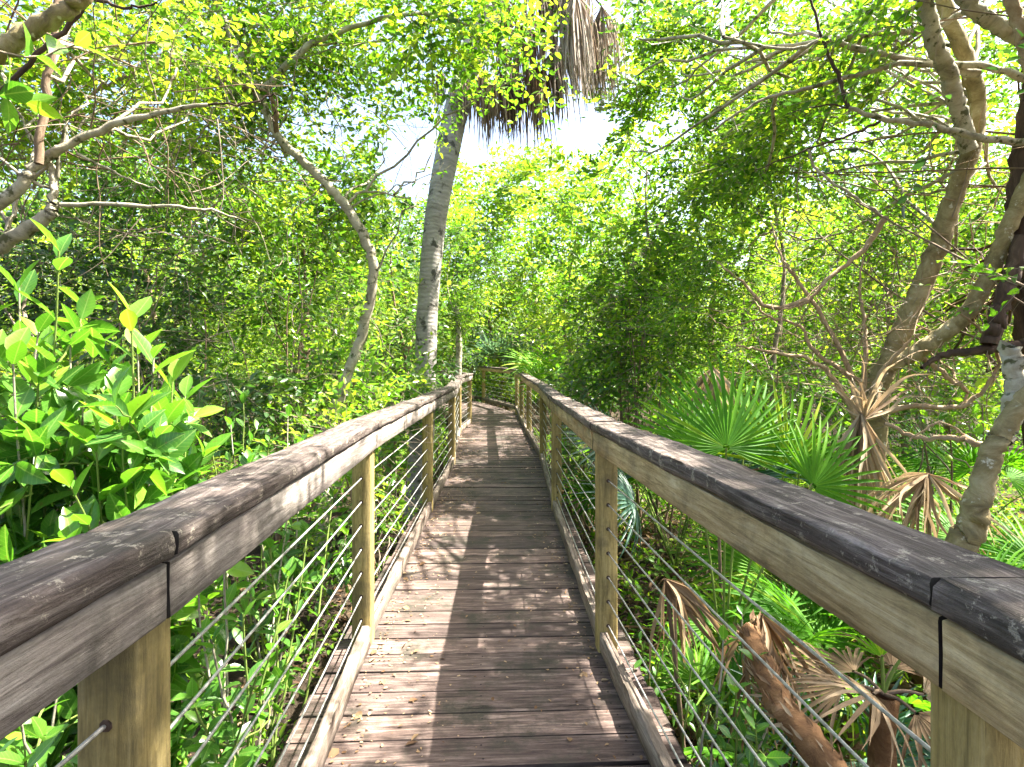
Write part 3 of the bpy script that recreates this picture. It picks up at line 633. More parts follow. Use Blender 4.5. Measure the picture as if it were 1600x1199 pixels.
# ------------------------------------------------------------------ trees
def tree(name, label, cat, trunks, masses, L, lai, leaf, tint, bark='bark_pale', spacing=.55, per=9, kind='hex', aspect=.48, group=None, tang=None, base=None, sun=True, limb=True, limbbark=None, droop=.15, sides=13, carve=True, flat=.45, extra=None, tgrad=.12):
    """trunks: list of (path, r0, r1[, bark]); the first starts at the ground"""
    b = np.asarray(base if base is not None else trunks[0][0][0], float); root = thing(name, label, cat, b, group)
    gt = Geo(); wood = []
    for t in trunks:
        Q = tube(gt, t[0], t[1], t[2], t[3] if len(t) > 3 else bark, sides if (t[1] if np.isscalar(t[1]) else max(t[1])) > .03 else 6, 9 if (t[1] if np.isscalar(t[1]) else max(t[1])) > .03 else 6, .005, lump=.065); wood.append(Q[len(Q) // 5:] if len(Q) > 8 else Q)
    limbs = np.concatenate(wood)
    gc = Geo(); fill_crown(gc, masses, L, lai, leaf, tint, spacing, per, kind, aspect, limbs=limbs if limb else None, gt=gt, bark=limbbark or bark, droop=droop, carve=carve, flat=flat, tgrad=tgrad, sun=sun)
    if tang:
        for (tm, n, ln, r, m) in tang: tangle(gt, tm, n, ln, r, m)
    if extra: extra(gc)
    gt.build('trunk', root, smooth=True); gc.build('crown', root)
    return root
def grow(px, Y, top, bend=.15, n=4):
    """a trunk path from the ground under pixel column px to the point top"""
    a = gp(px, Y) - [0, 0, .15]; top = np.asarray(top, float); t = np.linspace(0, 1, n + 1)[:, None]
    P = a + (top - a) * t; P[1:-1] += R.normal(0, bend, (n - 1, 3)) * [1, 1, .3]; return P

# left: slender tree with the bent mottled trunk
tr = np.r_[[gp(500, 4.6) - [0, 0, .1]], traced([(512, 690), (535, 610), (566, 520), (582, 440), (577, 390), (540, 322), (490, 268), (432, 210), (405, 150), (378, 90), (345, 20), (310, -70)], 4.6, -.3)]
tree('bent_tree', 'slender tree with crooked pale mottled trunk behind the left railing, nearer than the palm', 'tree',
     [(tr, [.05, .046, .043, .04, .038, .036, .033, .03, .026, .022], .022),
      (traced([(405, 150), (470, 80), (560, 40), (660, 20), (740, 40)], 4.3, -.2), .03, .008),
      (traced([(432, 210), (422, 150), (360, 130), (290, 95), (200, 118), (110, 170)], 4.4, -.8), .022, .012, 'bark_brown'),
      (traced([(540, 322), (570, 300), (640, 310)], 4.5), .014, .006)],
     [mass(430, 60, 190, 110, 4.8, 1.0), mass(625, 45, 140, 72, 4.4, .7), mass(725, 22, 60, 32, 4.2, .4), mass(560, 160, 90, 60, 5.0, .5), mass(300, 200, 120, 90, 5.4, .6), mass(853, 132, 24, 38, 4.0, .10), mass(685, 262, 20, 20, 4.6, .08)],
     .072, 2.1, 'leaf', .62, sun=False, spacing=.42, tang=[([mass(330, 140, 230, 150, 4.4, .6)], 90, .9, .005, 'twig')], tgrad=.2)
# left foreground tree whose boughs reach in from the side
b3 = np.array([-3.3, 2.7, gz(-3.3, 2.7)])
tree('leaning_tree', 'tree at the left edge whose grey mottled boughs reach in over the shrubs', 'tree',
     [(np.array([b3 - [0, 0, .1], b3 + [.05, 0, 1.0], b3 + [.15, .05, 1.9], b3 + [.1, .0, 3.2], b3 + [.3, .1, 4.4]]), .10, .05, 'bark_brown'),
      (traced([(-220, 470), (-60, 415), (0, 383), (70, 340), (84, 318)], 2.7), .042, .026), (traced([(84, 318), (82, 290), (80, 262), (70, 245)], 2.7), .018, .014),
      (traced([(95, 320), (250, 323), (330, 330), (385, 348)], 2.7, .2), .012, .004), (traced([(-150, 420), (20, 300), (55, 258), (110, 225), (210, 185), (325, 164)], 2.6, .15), [.03, .028, .026, .02, .016, .010], .01),
      (traced([(60, 256), (70, 150), (86, 60), (92, -30)], 2.6), .020, .015, 'bark_brown'), (traced([(-160, 190), (-20, 92), (50, 45), (112, 12), (150, -30)], 2.3), .040, .030, 'bark_olive'),
      (traced([(-60, 190), (0, 142), (70, 75), (150, -5)], 2.5), .013, .010, 'bark_dark'), (traced([(150, 0), (200, 12), (245, 4)], 2.5), .009, .004, 'bark_dark'),
      (traced([(325, 164), (390, 160), (430, 148), (428, 190)], 2.75), .006, .003, 'bark_dark'), (traced([(120, 240), (190, 275), (250, 300)], 2.7), .007, .003)],
     [mass(130, 100, 170, 130, 3.6, .6), mass(50, 200, 90, 100, 3.3, .5), mass(250, 40, 140, 60, 3.4, .5), mass(-120, 60, 160, 200, 3.0, .8)],
     .065, 1.2, 'leaf', .7, spacing=.4, per=7, extra=lambda gc: [shoot(gc, gc, traced(p, 2.1, .2), .15, 8, 'leaf_big', .8, .006, 'twig', .5, .15) for p in
        ([(-60, 60), (40, 90), (120, 70)], [(-60, 150), (0, 150), (40, 160)])], tang=[([mass(200, 240, 200, 130, 3.4, .5)], 120, .7, .0035, 'twig'), ([mass(120, 130, 150, 120, 3.0, .4)], 50, .7, .004, 'bark_brown')])

# right: pale leaning trunks, one tree
b6 = gp(1355, 4.3)
tree('mottled_tree', 'pale mottled trunk at right leaning outward, with long boughs reaching towards the path', 'tree',
     [(np.r_[[b6 - [0, 0, .1]], traced([(1368, 640), (1392, 560), (1432, 470), (1465, 385), (1490, 310), (1517, 235), (1526, 150), (1500, 70), (1462, -30)], 4.2, -.3)], [.085, .08, .072, .068, .064, .06, .055, .05, .045], .05, 'bark_olive'),
      (traced([(1392, 570), (1440, 545), (1500, 500), (1545, 432), (1575, 355), (1615, 270), (1660, 180)], 4.0, -.5), .055, .048, 'bark_olive'),
      (traced([(1640, 240), (1600, 222), (1525, 214), (1454, 196), (1375, 186), (1326, 169)], 3.6, .2), .030, .014), (traced([(1326, 169), (1311, 124), (1289, 68), (1266, 0), (1255, -40)], 3.8), .016, .006, 'bark_dark'),
      (traced([(1326, 169), (1290, 165), (1230, 178)], 3.8), .008, .003, 'bark_dark'), (traced([(1620, 130), (1544, 106), (1420, 100), (1345, 116), (1262, 139), (1210, 150), (1161, 172), (1110, 205)], 3.7, .3), .026, .007),
      (traced([(1502, 22), (1439, 49), (1375, 52), (1292, 62), (1225, 77), (1131, 58)], 3.8, .2), .024, .008), (traced([(1530, 115), (1461, 101), (1352, 79), (1292, 64)], 3.8), .030, .018),
      (traced([(1375, 190), (1319, 214), (1262, 234), (1180, 266)], 3.8), .011, .004, 'bark_dark'), (traced([(1262, 234), (1280, 270), (1330, 305), (1380, 340)], 3.9), .010, .012),
      (traced([(1515, 235), (1496, 160), (1480, 112), (1455, 50), (1442, -30)], 3.9, -.4), .05, .05), (traced([(1610, 70), (1560, 40), (1514, 8), (1490, -30)], 3.3), .045, .04), (traced([(1615, 120), (1598, 60), (1578, -10)], 3.0), .035, .03, 'bark_orange')],
     [mass(1250, 60, 230, 110, 6.2, .9), mass(1450, 90, 180, 130, 6.2, .8), mass(1120, 120, 120, 120, 6.4, .8), mass(1300, 210, 200, 110, 6.2, .8), mass(1020, 60, 100, 80, 6.2, .6), mass(1480, 170, 90, 40, 3.4, .25), mass(1020, 110, 110, 100, 7.0, .6), mass(1350, 100, 160, 80, 4.6, .5), mass(1560, 230, 100, 120, 5.6, .5)],
     .085, 1.7, 'leaf', .66, bark='bark_pale', spacing=.45, tgrad=.2, extra=lambda gc: (fill_crown(gc, [mass(1060, 25, 70, 40, 4.6, .3), mass(1490, 185, 80, 40, 3.0, .2)], .085, .5, 'leaf_dark', .3, .4, 7, sun=False), fill_crown(gc, [mass(1003, 70, 45, 85, 6.4, .4), mass(1060, 110, 70, 60, 6.4, .4)], .08, 1.1, 'leaf', .62, .4, 8, sun=False, carve=False)), tang=[([mass(1330, 470, 160, 130, 4.6, .5)], 130, .8, .0045, 'twig'), ([mass(1480, 420, 120, 150, 4.2, .4)], 60, .8, .005, 'bark_orange')])
b7 = gp(1640, 3.7)
tree('dark_tree', 'tree with dark brown peeling bark at the right edge behind the railing', 'tree',
     [(np.r_[[b7 - [0, 0, .1]], traced([(1630, 640), (1618, 545), (1606, 450), (1598, 380), (1596, 300), (1612, 180), (1640, 40), (1650, -40)], 3.7)], .11, .06, 'bark_dark'),
      (traced([(1618, 536), (1580, 542), (1520, 548), (1470, 556), (1440, 575)], 3.6, .1), .045, .012, 'bark_dark'), (traced([(1545, 538), (1560, 490), (1580, 430), (1600, 370)], 3.6), .05, .045, 'bark_dark')],
     [mass(1560, 300, 130, 170, 5.2, .7), mass(1500, 480, 130, 120, 5.6, .5)], .075, 1.5, 'leaf', .6, bark='bark_dark', spacing=.45)
b7 = np.array([4.6, 1.6, gz(4.6, 1.6)])  # tree added out of frame, its leaf masses placed to shade the deck
tree('shade_tree', 'tree added outside the right edge to shade the deck, some boughs overhanging at the upper right', 'tree', [(np.array([b7 - [0, 0, .1], b7 + [0, 0, 1.8], b7 + [-.3, .1, 3.4], b7 + [-.9, .2, 4.8]]), .12, .06)],
     [(np.array([3.3, 2.2, 4.5]), np.array([1.1, 1.5, .7])), (np.array([2.9, .4, 4.0]), np.array([.9, 1.2, .6])), (np.array([2.55, 3.2, 3.9]), np.array([.35, 1.5, .45])), (np.array([2.3, 5.4, 3.4]), np.array([.35, 1.2, .45])), (np.array([2.15, 1.9, 4.2]), np.array([.35, .45, .35])), (np.array([2.75, 1.7, 4.2]), np.array([.5, 1.0, .4])), (np.array([1.9, .5, 4.4]), np.array([.8, .9, .5])), (np.array([1.5, -.6, 4.3]), np.array([.8, .8, .5]))], .08, 4.2, 'leaf', .6, bark='bark_brown', spacing=.36)
b8 = gp(1500, 2.5)
tree('pale_sapling', 'young tree with olive mottled trunk rising just behind the right railing in the foreground', 'tree',
     [(np.r_[[b8 - [0, 0, .1]], traced([(1503, 880), (1517, 827), (1536, 745), (1562, 680), (1610, 600), (1660, 520)], 2.45, -.1)], [.062, .06, .055, .045, .04, .035, .03], .03, 'bark_olive'),
      (traced([(1562, 690), (1582, 640), (1585, 580), (1578, 540)], 2.4), .045, .035, 'bark_pale'), (traced([(1548, 702), (1517, 690), (1484, 683), (1440, 686), (1382, 662)], 2.5, .25), .016, .010, 'bark_orange'),
      (traced([(1520, 690), (1470, 660), (1420, 690)], 2.6), .006, .004, 'bark_orange')],
     [mass(1680, 480, 60, 120, 2.5, .3)], .06, 1.2, 'leaf', .6, spacing=.3)
b9 = gp(1335, 4.0)
o9 = [traced(p, 4.0, d) for p, d in [([(1338, 655), (1300, 590), (1262, 562), (1192, 548), (1150, 540)], -.2), ([(1342, 650), (1345, 602), (1310, 576), (1270, 546), (1250, 510), (1196, 492), (1178, 470)], .2), ([(1345, 650), (1352, 560), (1350, 500), (1343, 450), (1350, 400)], .3),
      ([(1350, 655), (1420, 636), (1500, 636), (1540, 605), (1560, 562), (1535, 520), (1500, 488)], -.3), ([(1345, 655), (1372, 590), (1410, 545), (1440, 520)], -.2), ([(1430, 550), (1480, 588), (1512, 615), (1500, 634)], -.1), ([(1340, 655), (1320, 560), (1255, 450), (1220, 400), (1205, 350)], .4), ([(1262, 470), (1200, 480), (1160, 440), (1120, 410)], .2), ([(1385, 340), (1345, 395), (1300, 430), (1262, 470), (1220, 485)], .0)]]
tree('stemmy_shrub', 'many-stemmed shrub with bare orange-brown twisting stems beyond the right palmettos', 'shrub',
     [(np.r_[[b9 - [0, 0, .1]], traced([(1336, 740), (1340, 660)], 4.0)], .05, .04, 'bark_orange')] + [(p, .022, .006, 'bark_orange') for p in o9],
     [mass(1180, 400, 120, 90, 4.8, .5), mass(1330, 380, 120, 80, 5.0, .5), mass(1100, 480, 90, 70, 5.0, .4)], .052, 1.6, 'leaf', .6, bark='bark_orange', spacing=.42,
     tang=[([mass(1300, 520, 150, 90, 4.2, .4)], 110, .55, .0035, 'bark_orange'), ([mass(1450, 560, 110, 90, 4.0, .3)], 60, .5, .003, 'twig')])

# mid-distance trees, each its own crown
MID = [
 # px, Y, masses, L, lai, leaf, tint, name, label
 (1010, 7.5, [mass(1010, 300, 130, 170, 7.8, 1.0), mass(950, 420, 90, 110, 7.6, .6), mass(1080, 180, 130, 120, 8.0, .8)], .075, 2.4, 'leaf_yellow', .5, 'bushy bright green tree leaning over the path from the right, beyond the palmettos'),
 (1180, 6.2, [mass(1200, 300, 150, 130, 6.4, .9), mass(1130, 430, 110, 90, 6.2, .6), mass(1300, 420, 120, 100, 6.6, .6)], .07, 2.2, 'leaf_yellow', .45, 'green leafy tree with thin brown limbs behind the many-stemmed shrub'),
 (900, 13.5, [mass(905, 360, 80, 110, 13.5, 1.5), mass(960, 300, 80, 80, 13.5, 1.2), mass(885, 480, 55, 70, 12.5, .8)], .10, 2.6, 'leaf_yellow', .6, 'sunlit green tree on the right side of the far bend of the boardwalk'),
 (840, 21, [mass(830, 320, 95, 80, 21, 2.0), mass(900, 285, 60, 45, 21, 1.5), mass(800, 450, 80, 60, 20, 1.5), mass(855, 430, 60, 80, 20, 1.5), mass(800, 510, 90, 40, 20, 1.5), mass(760, 390, 60, 60, 21, 1.5)], .14, 2.6, 'leaf_yellow', .7, 'pale yellow-green tree beyond the boardwalk end below the white sky'),
 (745, 18.5, [mass(745, 340, 60, 100, 18.5, 1.4), mass(720, 430, 55, 80, 18.5, 1.4), mass(770, 280, 50, 50, 19, 1.1)], .12, 2.6, 'leaf_yellow', .55, 'green tree just right of the grey palm trunk, above the far left railing'),
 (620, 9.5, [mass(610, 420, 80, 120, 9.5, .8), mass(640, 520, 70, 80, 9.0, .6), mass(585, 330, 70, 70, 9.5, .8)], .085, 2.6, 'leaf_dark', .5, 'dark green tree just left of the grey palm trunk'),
 (480, 7.5, [mass(470, 330, 120, 110, 7.5, .8), mass(560, 260, 80, 70, 7.8, .8), mass(420, 430, 90, 90, 7.2, .6)], .07, 2.5, 'leaf', .55, 'leafy tree behind the crooked pale trunk, filling the gap left of it'),
 (300, 7.0, [mass(300, 330, 130, 100, 7.0, .8), mass(200, 260, 110, 80, 7.4, .8), mass(330, 430, 110, 80, 6.6, .5)], .066, 2.2, 'leaf', .45, 'shaded tree behind the bare twigs in the left half of the canopy'),
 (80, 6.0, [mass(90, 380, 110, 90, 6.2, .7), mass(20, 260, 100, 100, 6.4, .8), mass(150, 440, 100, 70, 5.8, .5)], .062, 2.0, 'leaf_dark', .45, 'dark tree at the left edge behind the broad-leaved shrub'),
 (1450, 7.5, [mass(1450, 350, 140, 130, 7.6, .9), mass(1560, 420, 110, 120, 7.6, .8), mass(1400, 480, 110, 90, 7.2, .6)], .075, 1.9, 'leaf_yellow', .55, 'yellow-green tree seen through the leaning trunks at the right'),
 (700, 16, [mass(690, 380, 45, 70, 16, 1.0), mass(665, 300, 45, 45, 17, 1.0), mass(700, 480, 40, 60, 15, .8)], .11, 2.4, 'leaf', .5, 'slim green tree half hidden behind the palm trunk'),
]
for (px, Y, ms, L, lai, leaf, tint, lab) in MID:
    L *= 1.6; lai *= .55 if px > 950 else 1.1
    bx = {(745, 18.5): (795, 20.0), (700, 16): (575, 14.0)}.get((px, Y), (px, Y))
    top = ms[0][0] + [0, 0, ms[0][1][2] * .5]
    P = grow(bx[0], bx[1], top - [0, 0, .3 * ms[0][1][2]], .22); r = .032 + .0028 * Y
    tree('forest_tree', lab, 'tree', [(P, r, r * .2)], ms, L, lai, leaf, tint, bark=random.choice(['bark_brown', 'twig']), spacing=.5 + .035 * Y, per=8, group='trees of the hammock')
tp9 = grow(1420, 9.8, W(1380, 120, 9.8), .2)
tree('forest_tree', 'tall spreading tree filling the upper right behind the long boughs', 'tree', [(tp9, .09, .03)], [mass(1180, 60, 150, 90, 9.5, 1.0), mass(1380, 60, 190, 100, 9.8, 1.0), mass(1560, 180, 130, 150, 9.8, 1.0), mass(1070, 70, 90, 90, 9.2, .8), mass(1330, 230, 170, 90, 9.5, .8), mass(1000, 40, 70, 70, 9.0, .6)],
     .12, 1.5, 'leaf_yellow', .5, bark='bark_brown', spacing=.8, per=8, group='trees of the hammock')
# thin pale trunk by the far left railing corner
g = tree('slim_tree', 'thin straight pale trunk standing at the far corner of the left railing', 'tree', [(np.r_[[gp(714, 11.7) - [0, 0, .1]], traced([(716, 580), (717, 540), (716, 510), (713, 480)], 11.7)], .075, .05, 'bark_pale')],
     [mass(722, 385, 40, 50, 12.0, .5), mass(712, 470, 35, 50, 11.9, .4), mass(716, 540, 20, 25, 12.0, .3)], .075, 3.5, 'leaf', .6, spacing=.45)

# background trees: three kinds, copied about the woods
def copy_tree(o, loc, rot, sc, label):
    c = o.copy(); COL.objects.link(c); c.location = loc; c.rotation_euler = (0, 0, rot); c.scale = (sc, sc, sc); c['label'] = label
    for ch in list(o.children):
        d = ch.copy(); COL.objects.link(d); d.parent = c
    return c
PROTO = []
for leaf, tint, lab in (('leaf', .55, 'mid green tree deep in the woods at the far left edge'), ('leaf_yellow', .6, 'bright tree deep in the woods at the far right edge')):
    x0 = -14.0 if not PROTO else 14.0
    bb = np.array([x0, 15.0, gz(x0, 15.0)]); ms = [(bb + [0, 0, 4.2], np.array([2.2, 2.0, 1.8])), (bb + [.9, .4, 2.2], np.array([1.6, 1.5, 1.3])), (bb + [-1.0, -.3, 2.6], np.array([1.5, 1.4, 1.4])), (bb + [.2, -.6, 5.6], np.array([1.4, 1.3, 1.1]))]
    PROTO.append(tree('woodland_tree', lab, 'tree', [(np.array([bb - [0, 0, .1], bb + [.15, 0, 1.5], bb + [-.1, .1, 3.0], bb + [.1, 0, 4.8]]), .13, .05)], ms, .12, 2.0, leaf, tint, spacing=1.0, per=8, bark='bark_brown', group='background trees', carve=False))
spots = [(-6.5, 10, .75, 'mid green tree behind the dark left-edge tree'), (-9.5, 12, .9, 'tree in the woods far left, behind the bare twigs'), (-4.6, 12.5, .8, 'tree in the woods behind the leafy tree left of the crooked trunk'), (-7.2, 17, 1.1, 'tall tree in the woods left of the crooked trunk, well back'),
         (-3.6, 18.5, .95, 'tree in the woods behind the dark tree left of the palm'), (-12, 20, 1.3, 'large tree at the back of the woods on the far left'), (-5.5, 25, 1.3, 'tree at the back of the woods seen left of the palm trunk'), (4.2, 11.5, .8, 'tree in the woods behind the bushy tree right of the path'),
         (6.8, 10.5, .85, 'tree in the woods behind the many-stemmed shrub'), (9.5, 12, .95, 'tree in the woods behind the leaning trunks on the right'), (3.6, 18, .95, 'tree in the woods right of the far bend'), (7.5, 17.5, 1.2, 'tall tree well back on the right side'), (12, 19, 1.3, 'large tree at the back of the woods on the far right'),
         (5.5, 25, 1.3, 'tree at the back of the woods right of the path end'), (-.5, 29, 1.05, 'distant tree closing the view beyond the boardwalk bend'), (2.2, 27, 1.0, 'distant tree right of the boardwalk bend, behind the yellow-green tree'), (-2.6, 23.5, .9, 'distant tree beyond the far railing, left of the bend')]
for k, (x, y, sc, lab) in enumerate(spots):
    copy_tree(PROTO[k % 2], (x, y, gz(x, y)), R.uniform(0, 6.28), sc, lab)

# ------------------------------------------------------------------ shrubs
def shrub(name, label, base, masses, L, lai, leaf, tint, spacing=.3, per=8, kind='hex', aspect=.48, nstem=6, bark='bark_brown', group=None, droop=.05, flat=.5, tang=None, tgrad=.15):
    base = np.asarray(base, float); root = thing(name, label, 'shrub', base, group); wood = []
    for k in range(nstem):
        ms = masses[k % len(masses)]; top = ms[0] + R.uniform(-.5, .5, 3) * ms[1]; gs = Geo(); a = base + R.normal(0, .06, 3) * [1, 1, 0] - [0, 0, .05]
        P = np.array([a, a * .6 + top * .4 + R.normal(0, .06, 3), top])
        if not keep(catmull(P, 4), False).all(): continue
        wood.append(tube(gs, P, .016, .005, bark, 5, 6, .008)); gs.build('stem', root, smooth=True)
    gc = Geo(); gt = Geo()
    fill_crown(gc, masses, L, lai, leaf, tint, spacing, per, kind, aspect, limbs=np.concatenate(wood) if wood else None, gt=gc, bark='twig', droop=droop, carve=False, flat=flat, tgrad=tgrad)
    if tang:
        for (tm, n, ln, r, m) in tang: tangle(gc, tm, n, ln, r, m)
    gc.build('foliage', root); return root
SH = [
 ('thicket_shrub', 'small-leaved shrub thick with sunlit leaves between the crooked trunk and the broad-leaved shrub', gp(440, 5.2), [mass(470, 480, 110, 90, 5.2, .6), mass(400, 580, 120, 80, 5.0, .6), mass(520, 590, 60, 80, 4.9, .5), mass(480, 400, 90, 70, 5.4, .5)], .046, 2.6, 'leaf', .68),
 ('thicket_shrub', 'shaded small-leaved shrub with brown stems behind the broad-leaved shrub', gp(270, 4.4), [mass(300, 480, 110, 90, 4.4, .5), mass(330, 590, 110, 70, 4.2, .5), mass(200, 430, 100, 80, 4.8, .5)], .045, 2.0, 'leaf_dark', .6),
 ('thicket_shrub', 'low leafy shrub behind the middle of the left railing, under the palm', gp(600, 6.3), [mass(590, 640, 60, 50, 6.2, .4), mass(620, 590, 45, 50, 6.6, .4)], .05, 2.4, 'leaf', .55),
 ('thicket_shrub', 'bright ground shrub seen through the cables of the left railing before the palm', gp(590, 3.9), [mass(600, 790, 70, 60, 3.9, .4), mass(540, 720, 60, 60, 4.0, .4), mass(640, 720, 40, 50, 4.6, .4)], .045, 2.4, 'leaf', .72),
 ('thicket_shrub', 'fine-leaved shrub seen through the far cables of the left railing', gp(680, 8.4), [mass(690, 690, 24, 50, 8.2, .6), mass(675, 650, 30, 40, 8.6, .5)], .055, 2.2, 'leaf', .6),
 ('thicket_shrub', 'bushy shrub hugging the right railing past the palmettos', gp(940, 7.2), [mass(925, 520, 65, 70, 7.4, .6), mass(960, 590, 60, 40, 6.6, .5), mass(900, 590, 45, 40, 8.0, .5)], .058, 2.4, 'leaf', .55),
 ('thicket_shrub', 'low green shrub under the bushy tree to the right of the railing', gp(1040, 5.6), [mass(1040, 560, 70, 60, 5.8, .5), mass(1000, 480, 60, 60, 6.2, .5)], .052, 1.5, 'leaf_yellow', .45),
 ('thicket_shrub', 'tall leafy shrub pressing against the right railing between the fans and the far bend', gp(1000, 6.2), [mass(985, 520, 60, 70, 6.2, .5), mass(1010, 430, 80, 70, 6.6, .6), mass(945, 450, 50, 60, 7.0, .5)], .055, 2.2, 'leaf_yellow', .5),
 ('thicket_shrub', 'leafy shrub pressing against the left railing just before the palm', gp(590, 5.6), [mass(575, 570, 50, 60, 5.6, .4), mass(620, 620, 40, 40, 5.9, .3), mass(560, 640, 60, 40, 5.2, .4)], .05, 2.3, 'leaf', .6),
 ('thicket_shrub', 'low shrub behind the far stretch of railing at the bend', gp(775, 18.6), [mass(790, 585, 45, 26, 18.8, .8), mass(735, 560, 40, 30, 19, .8), mass(820, 530, 50, 40, 20, .8)], .09, 2.4, 'leaf_yellow', .6),
 ('thicket_shrub', 'bluish-green shrub beyond the far railing beside the pale palmetto', gp(815, 17.5), [mass(815, 545, 35, 30, 17.5, .8), mass(850, 585, 30, 35, 14.5, .5)], .09, 2.4, 'leaf_dark', .75),
 ('thicket_shrub', 'low brushy shrub seen through the cables of the right railing', gp(905, 5.6), [mass(905, 720, 30, 50, 5.6, .4), mass(880, 660, 20, 40, 7.0, .5)], .05, 2.0, 'leaf_dark', .65),
 ('thicket_shrub', 'sparse shrub with pale twigs under the leaning trunks at the right', gp(1480, 5.0), [mass(1470, 620, 110, 60, 5.0, .5), mass(1250, 600, 80, 50, 5.2, .5)], .05, 1.6, 'leaf', .65),
]
for (nm, lab, b, ms, L, lai, leaf, tint) in SH:
    shrub(nm, lab, b, ms, L * 1.7, lai * .85, 'leaf_gloss' if leaf == 'leaf' else leaf, tint, spacing=.28 + .02 * b[1], group='thicket shrubs', tang=[([m_], 14, .5, .004, 'twig') for m_ in ms[:2]])

# broad-leaved shrubs: explicit leafy shoots
def broad_shrub(label, base, tips, L, n, tint, group='broad-leaved shrubs', side=7, mat='leaf_big', nb=0, aspect=.43, bark='bark_pale'):
    base = np.asarray(base, float); root = thing('broadleaf_shrub', label, 'shrub', base, group); gl = Geo(); main = []
    for tip in tips:
        g = Geo(); tip = np.asarray(tip, float); a = base + R.normal(0, .05, 3) * [1, 1, 0] - [0, 0, .05]; d = tip - a
        mid = a + d * .5 + R.normal(0, .05, 3); P = np.array([a, mid, tip])
        Q = catmull(P, 6); shoot(g, gl, P, L, n, mat, tint + R.normal(0, .08), .006, 'stem_green' if R.random() < .6 else bark, aspect, .5)
        for _ in range(side):
            q = Q[int(len(Q) * R.uniform(.3, .88))]; e = q + unit(R.normal(0, 1, 3) * [1, 1, .4] + [0, 0, .3]) * R.uniform(.12, .32)
            if keep(e[None], False)[0]: shoot(g, gl, np.array([q, (q + e) / 2 + R.normal(0, .015, 3), e]), L * .9, int(n * .75), mat, tint + R.normal(0, .1), .004, 'stem_green', aspect)
        g.build('stem', root, smooth=True)
    gl.build('foliage', root, smooth=True); return root
broad_shrub('tall broad-leaved shrub in the left foreground, its topmost bright shoot standing above the railing', gp(20, 1.95) + [.0, 0, 0],
            [W(92, 392, 1.8), W(30, 450, 2.0), W(110, 520, 2.0), W(-10, 570, 1.8), W(170, 600, 2.2), W(60, 600, 1.8), W(-60, 620, 1.7), W(60, 520, 1.9), W(20, 560, 1.7), W(130, 600, 1.95), W(-30, 480, 2.0), W(60, 690, 1.7), W(150, 540, 2.1), W(20, 640, 2.0), W(110, 650, 1.85), W(-20, 740, 1.6)], .145, 14, .5)
broad_shrub('broad-leaved shrub with big upright bright shoots beside the left railing cap', gp(190, 1.9),
            [W(205, 492, 1.85), W(215, 545, 2.0), W(170, 560, 2.0), W(290, 620, 2.3), W(190, 660, 1.8), W(240, 560, 1.9), W(180, 620, 1.9), W(255, 650, 2.0), W(150, 700, 1.75), W(215, 705, 1.9), W(110, 760, 1.65), W(270, 590, 2.1), W(230, 690, 2.2), W(290, 700, 2.3)], .15, 13, .58)
broad_shrub('broad-leaved shrub seen under the left railing between the two nearest posts', gp(380, 1.9),
            [W(350, 870, 1.75), W(420, 800, 2.1), W(480, 830, 2.2), W(380, 960, 1.7), W(330, 1000, 1.6), W(450, 900, 2.0), W(310, 920, 1.8), W(400, 1060, 1.6), W(300, 1090, 1.5), W(520, 780, 2.5), W(460, 740, 2.6), W(360, 760, 2.4)], .085, 12, .55, side=4)
broad_shrub('leafy dark shrub behind the left railing where its cap catches sun', gp(420, 3.0),
            [W(420, 690, 2.9), W(360, 660, 2.9), W(470, 690, 3.1), W(330, 700, 2.7), W(390, 720, 2.7), W(450, 650, 3.3), W(380, 620, 3.4)], .09, 12, .35, side=4)
broad_shrub('small broad-leaved plant at the bottom left beneath the railing', gp(30, 1.45), [W(30, 1110, 1.35), W(70, 1150, 1.35), W(-10, 1180, 1.3), W(90, 1080, 1.5), W(40, 1190, 1.25)], .085, 9, .55, side=2)
broad_shrub('glossy green broad-leaved plant on the ground below the right railing cables', gp(1150, 1.95),
            [W(1130, 1000, 1.95), W(1180, 1030, 1.9), W(1080, 1040, 2.0), W(1150, 1080, 1.8), W(1210, 1090, 1.8), W(1160, 960, 2.1), W(1110, 1090, 1.85), W(1180, 1140, 1.7), W(1040, 1010, 2.2)], .075, 8, .35, side=2, aspect=.45)
broad_shrub('small leafy plant at the foot of the second right post', gp(1010, 2.6), [W(1000, 1000, 2.5), W(1030, 1030, 2.4), W(990, 1040, 2.4), W(1050, 990, 2.6)], .055, 9, .45, side=2)

# ------------------------------------------------------------------ saw palmettos
pm = thing('saw_palmetto', 'bright green saw palmetto fanned upright just behind the right railing', 'saw palmetto', gp(1130, 2.9), 'saw palmettos')
base = np.array(pm.location); g = Geo(); tube(g, [base - [0, 0, .1], base + [.0, .0, .15], base + [.02, -.02, .3]], .07, .05, 'root_brown', 8, 5, lump=.14); g.build('trunk', pm)
for (hx, hy, Y, ax, rad, spr, ns, ti, dr) in [(1135, 700, 2.8, (.0, .25, 1), .52, 4.0, 30, .6, .08), (1230, 730, 2.85, (.35, .1, 1), .48, 3.4, 25, .8, .15), (1165, 690, 3.1, (-.3, .3, .8), .5, 3.6, 25, .65, .2), (1080, 700, 3.0, (-.9, .2, .6), .42, 3.0, 23, .7, .25), (1270, 760, 2.7, (.8, 0, .5), .42, 3.2, 23, .7, .25)]:
    frond(pm, base + [0, 0, .3], W(hx, hy, Y), [.05, -1.0, .35], rad, spr, ns, 'frond', ti, dr, axis=ax, wav=.05)
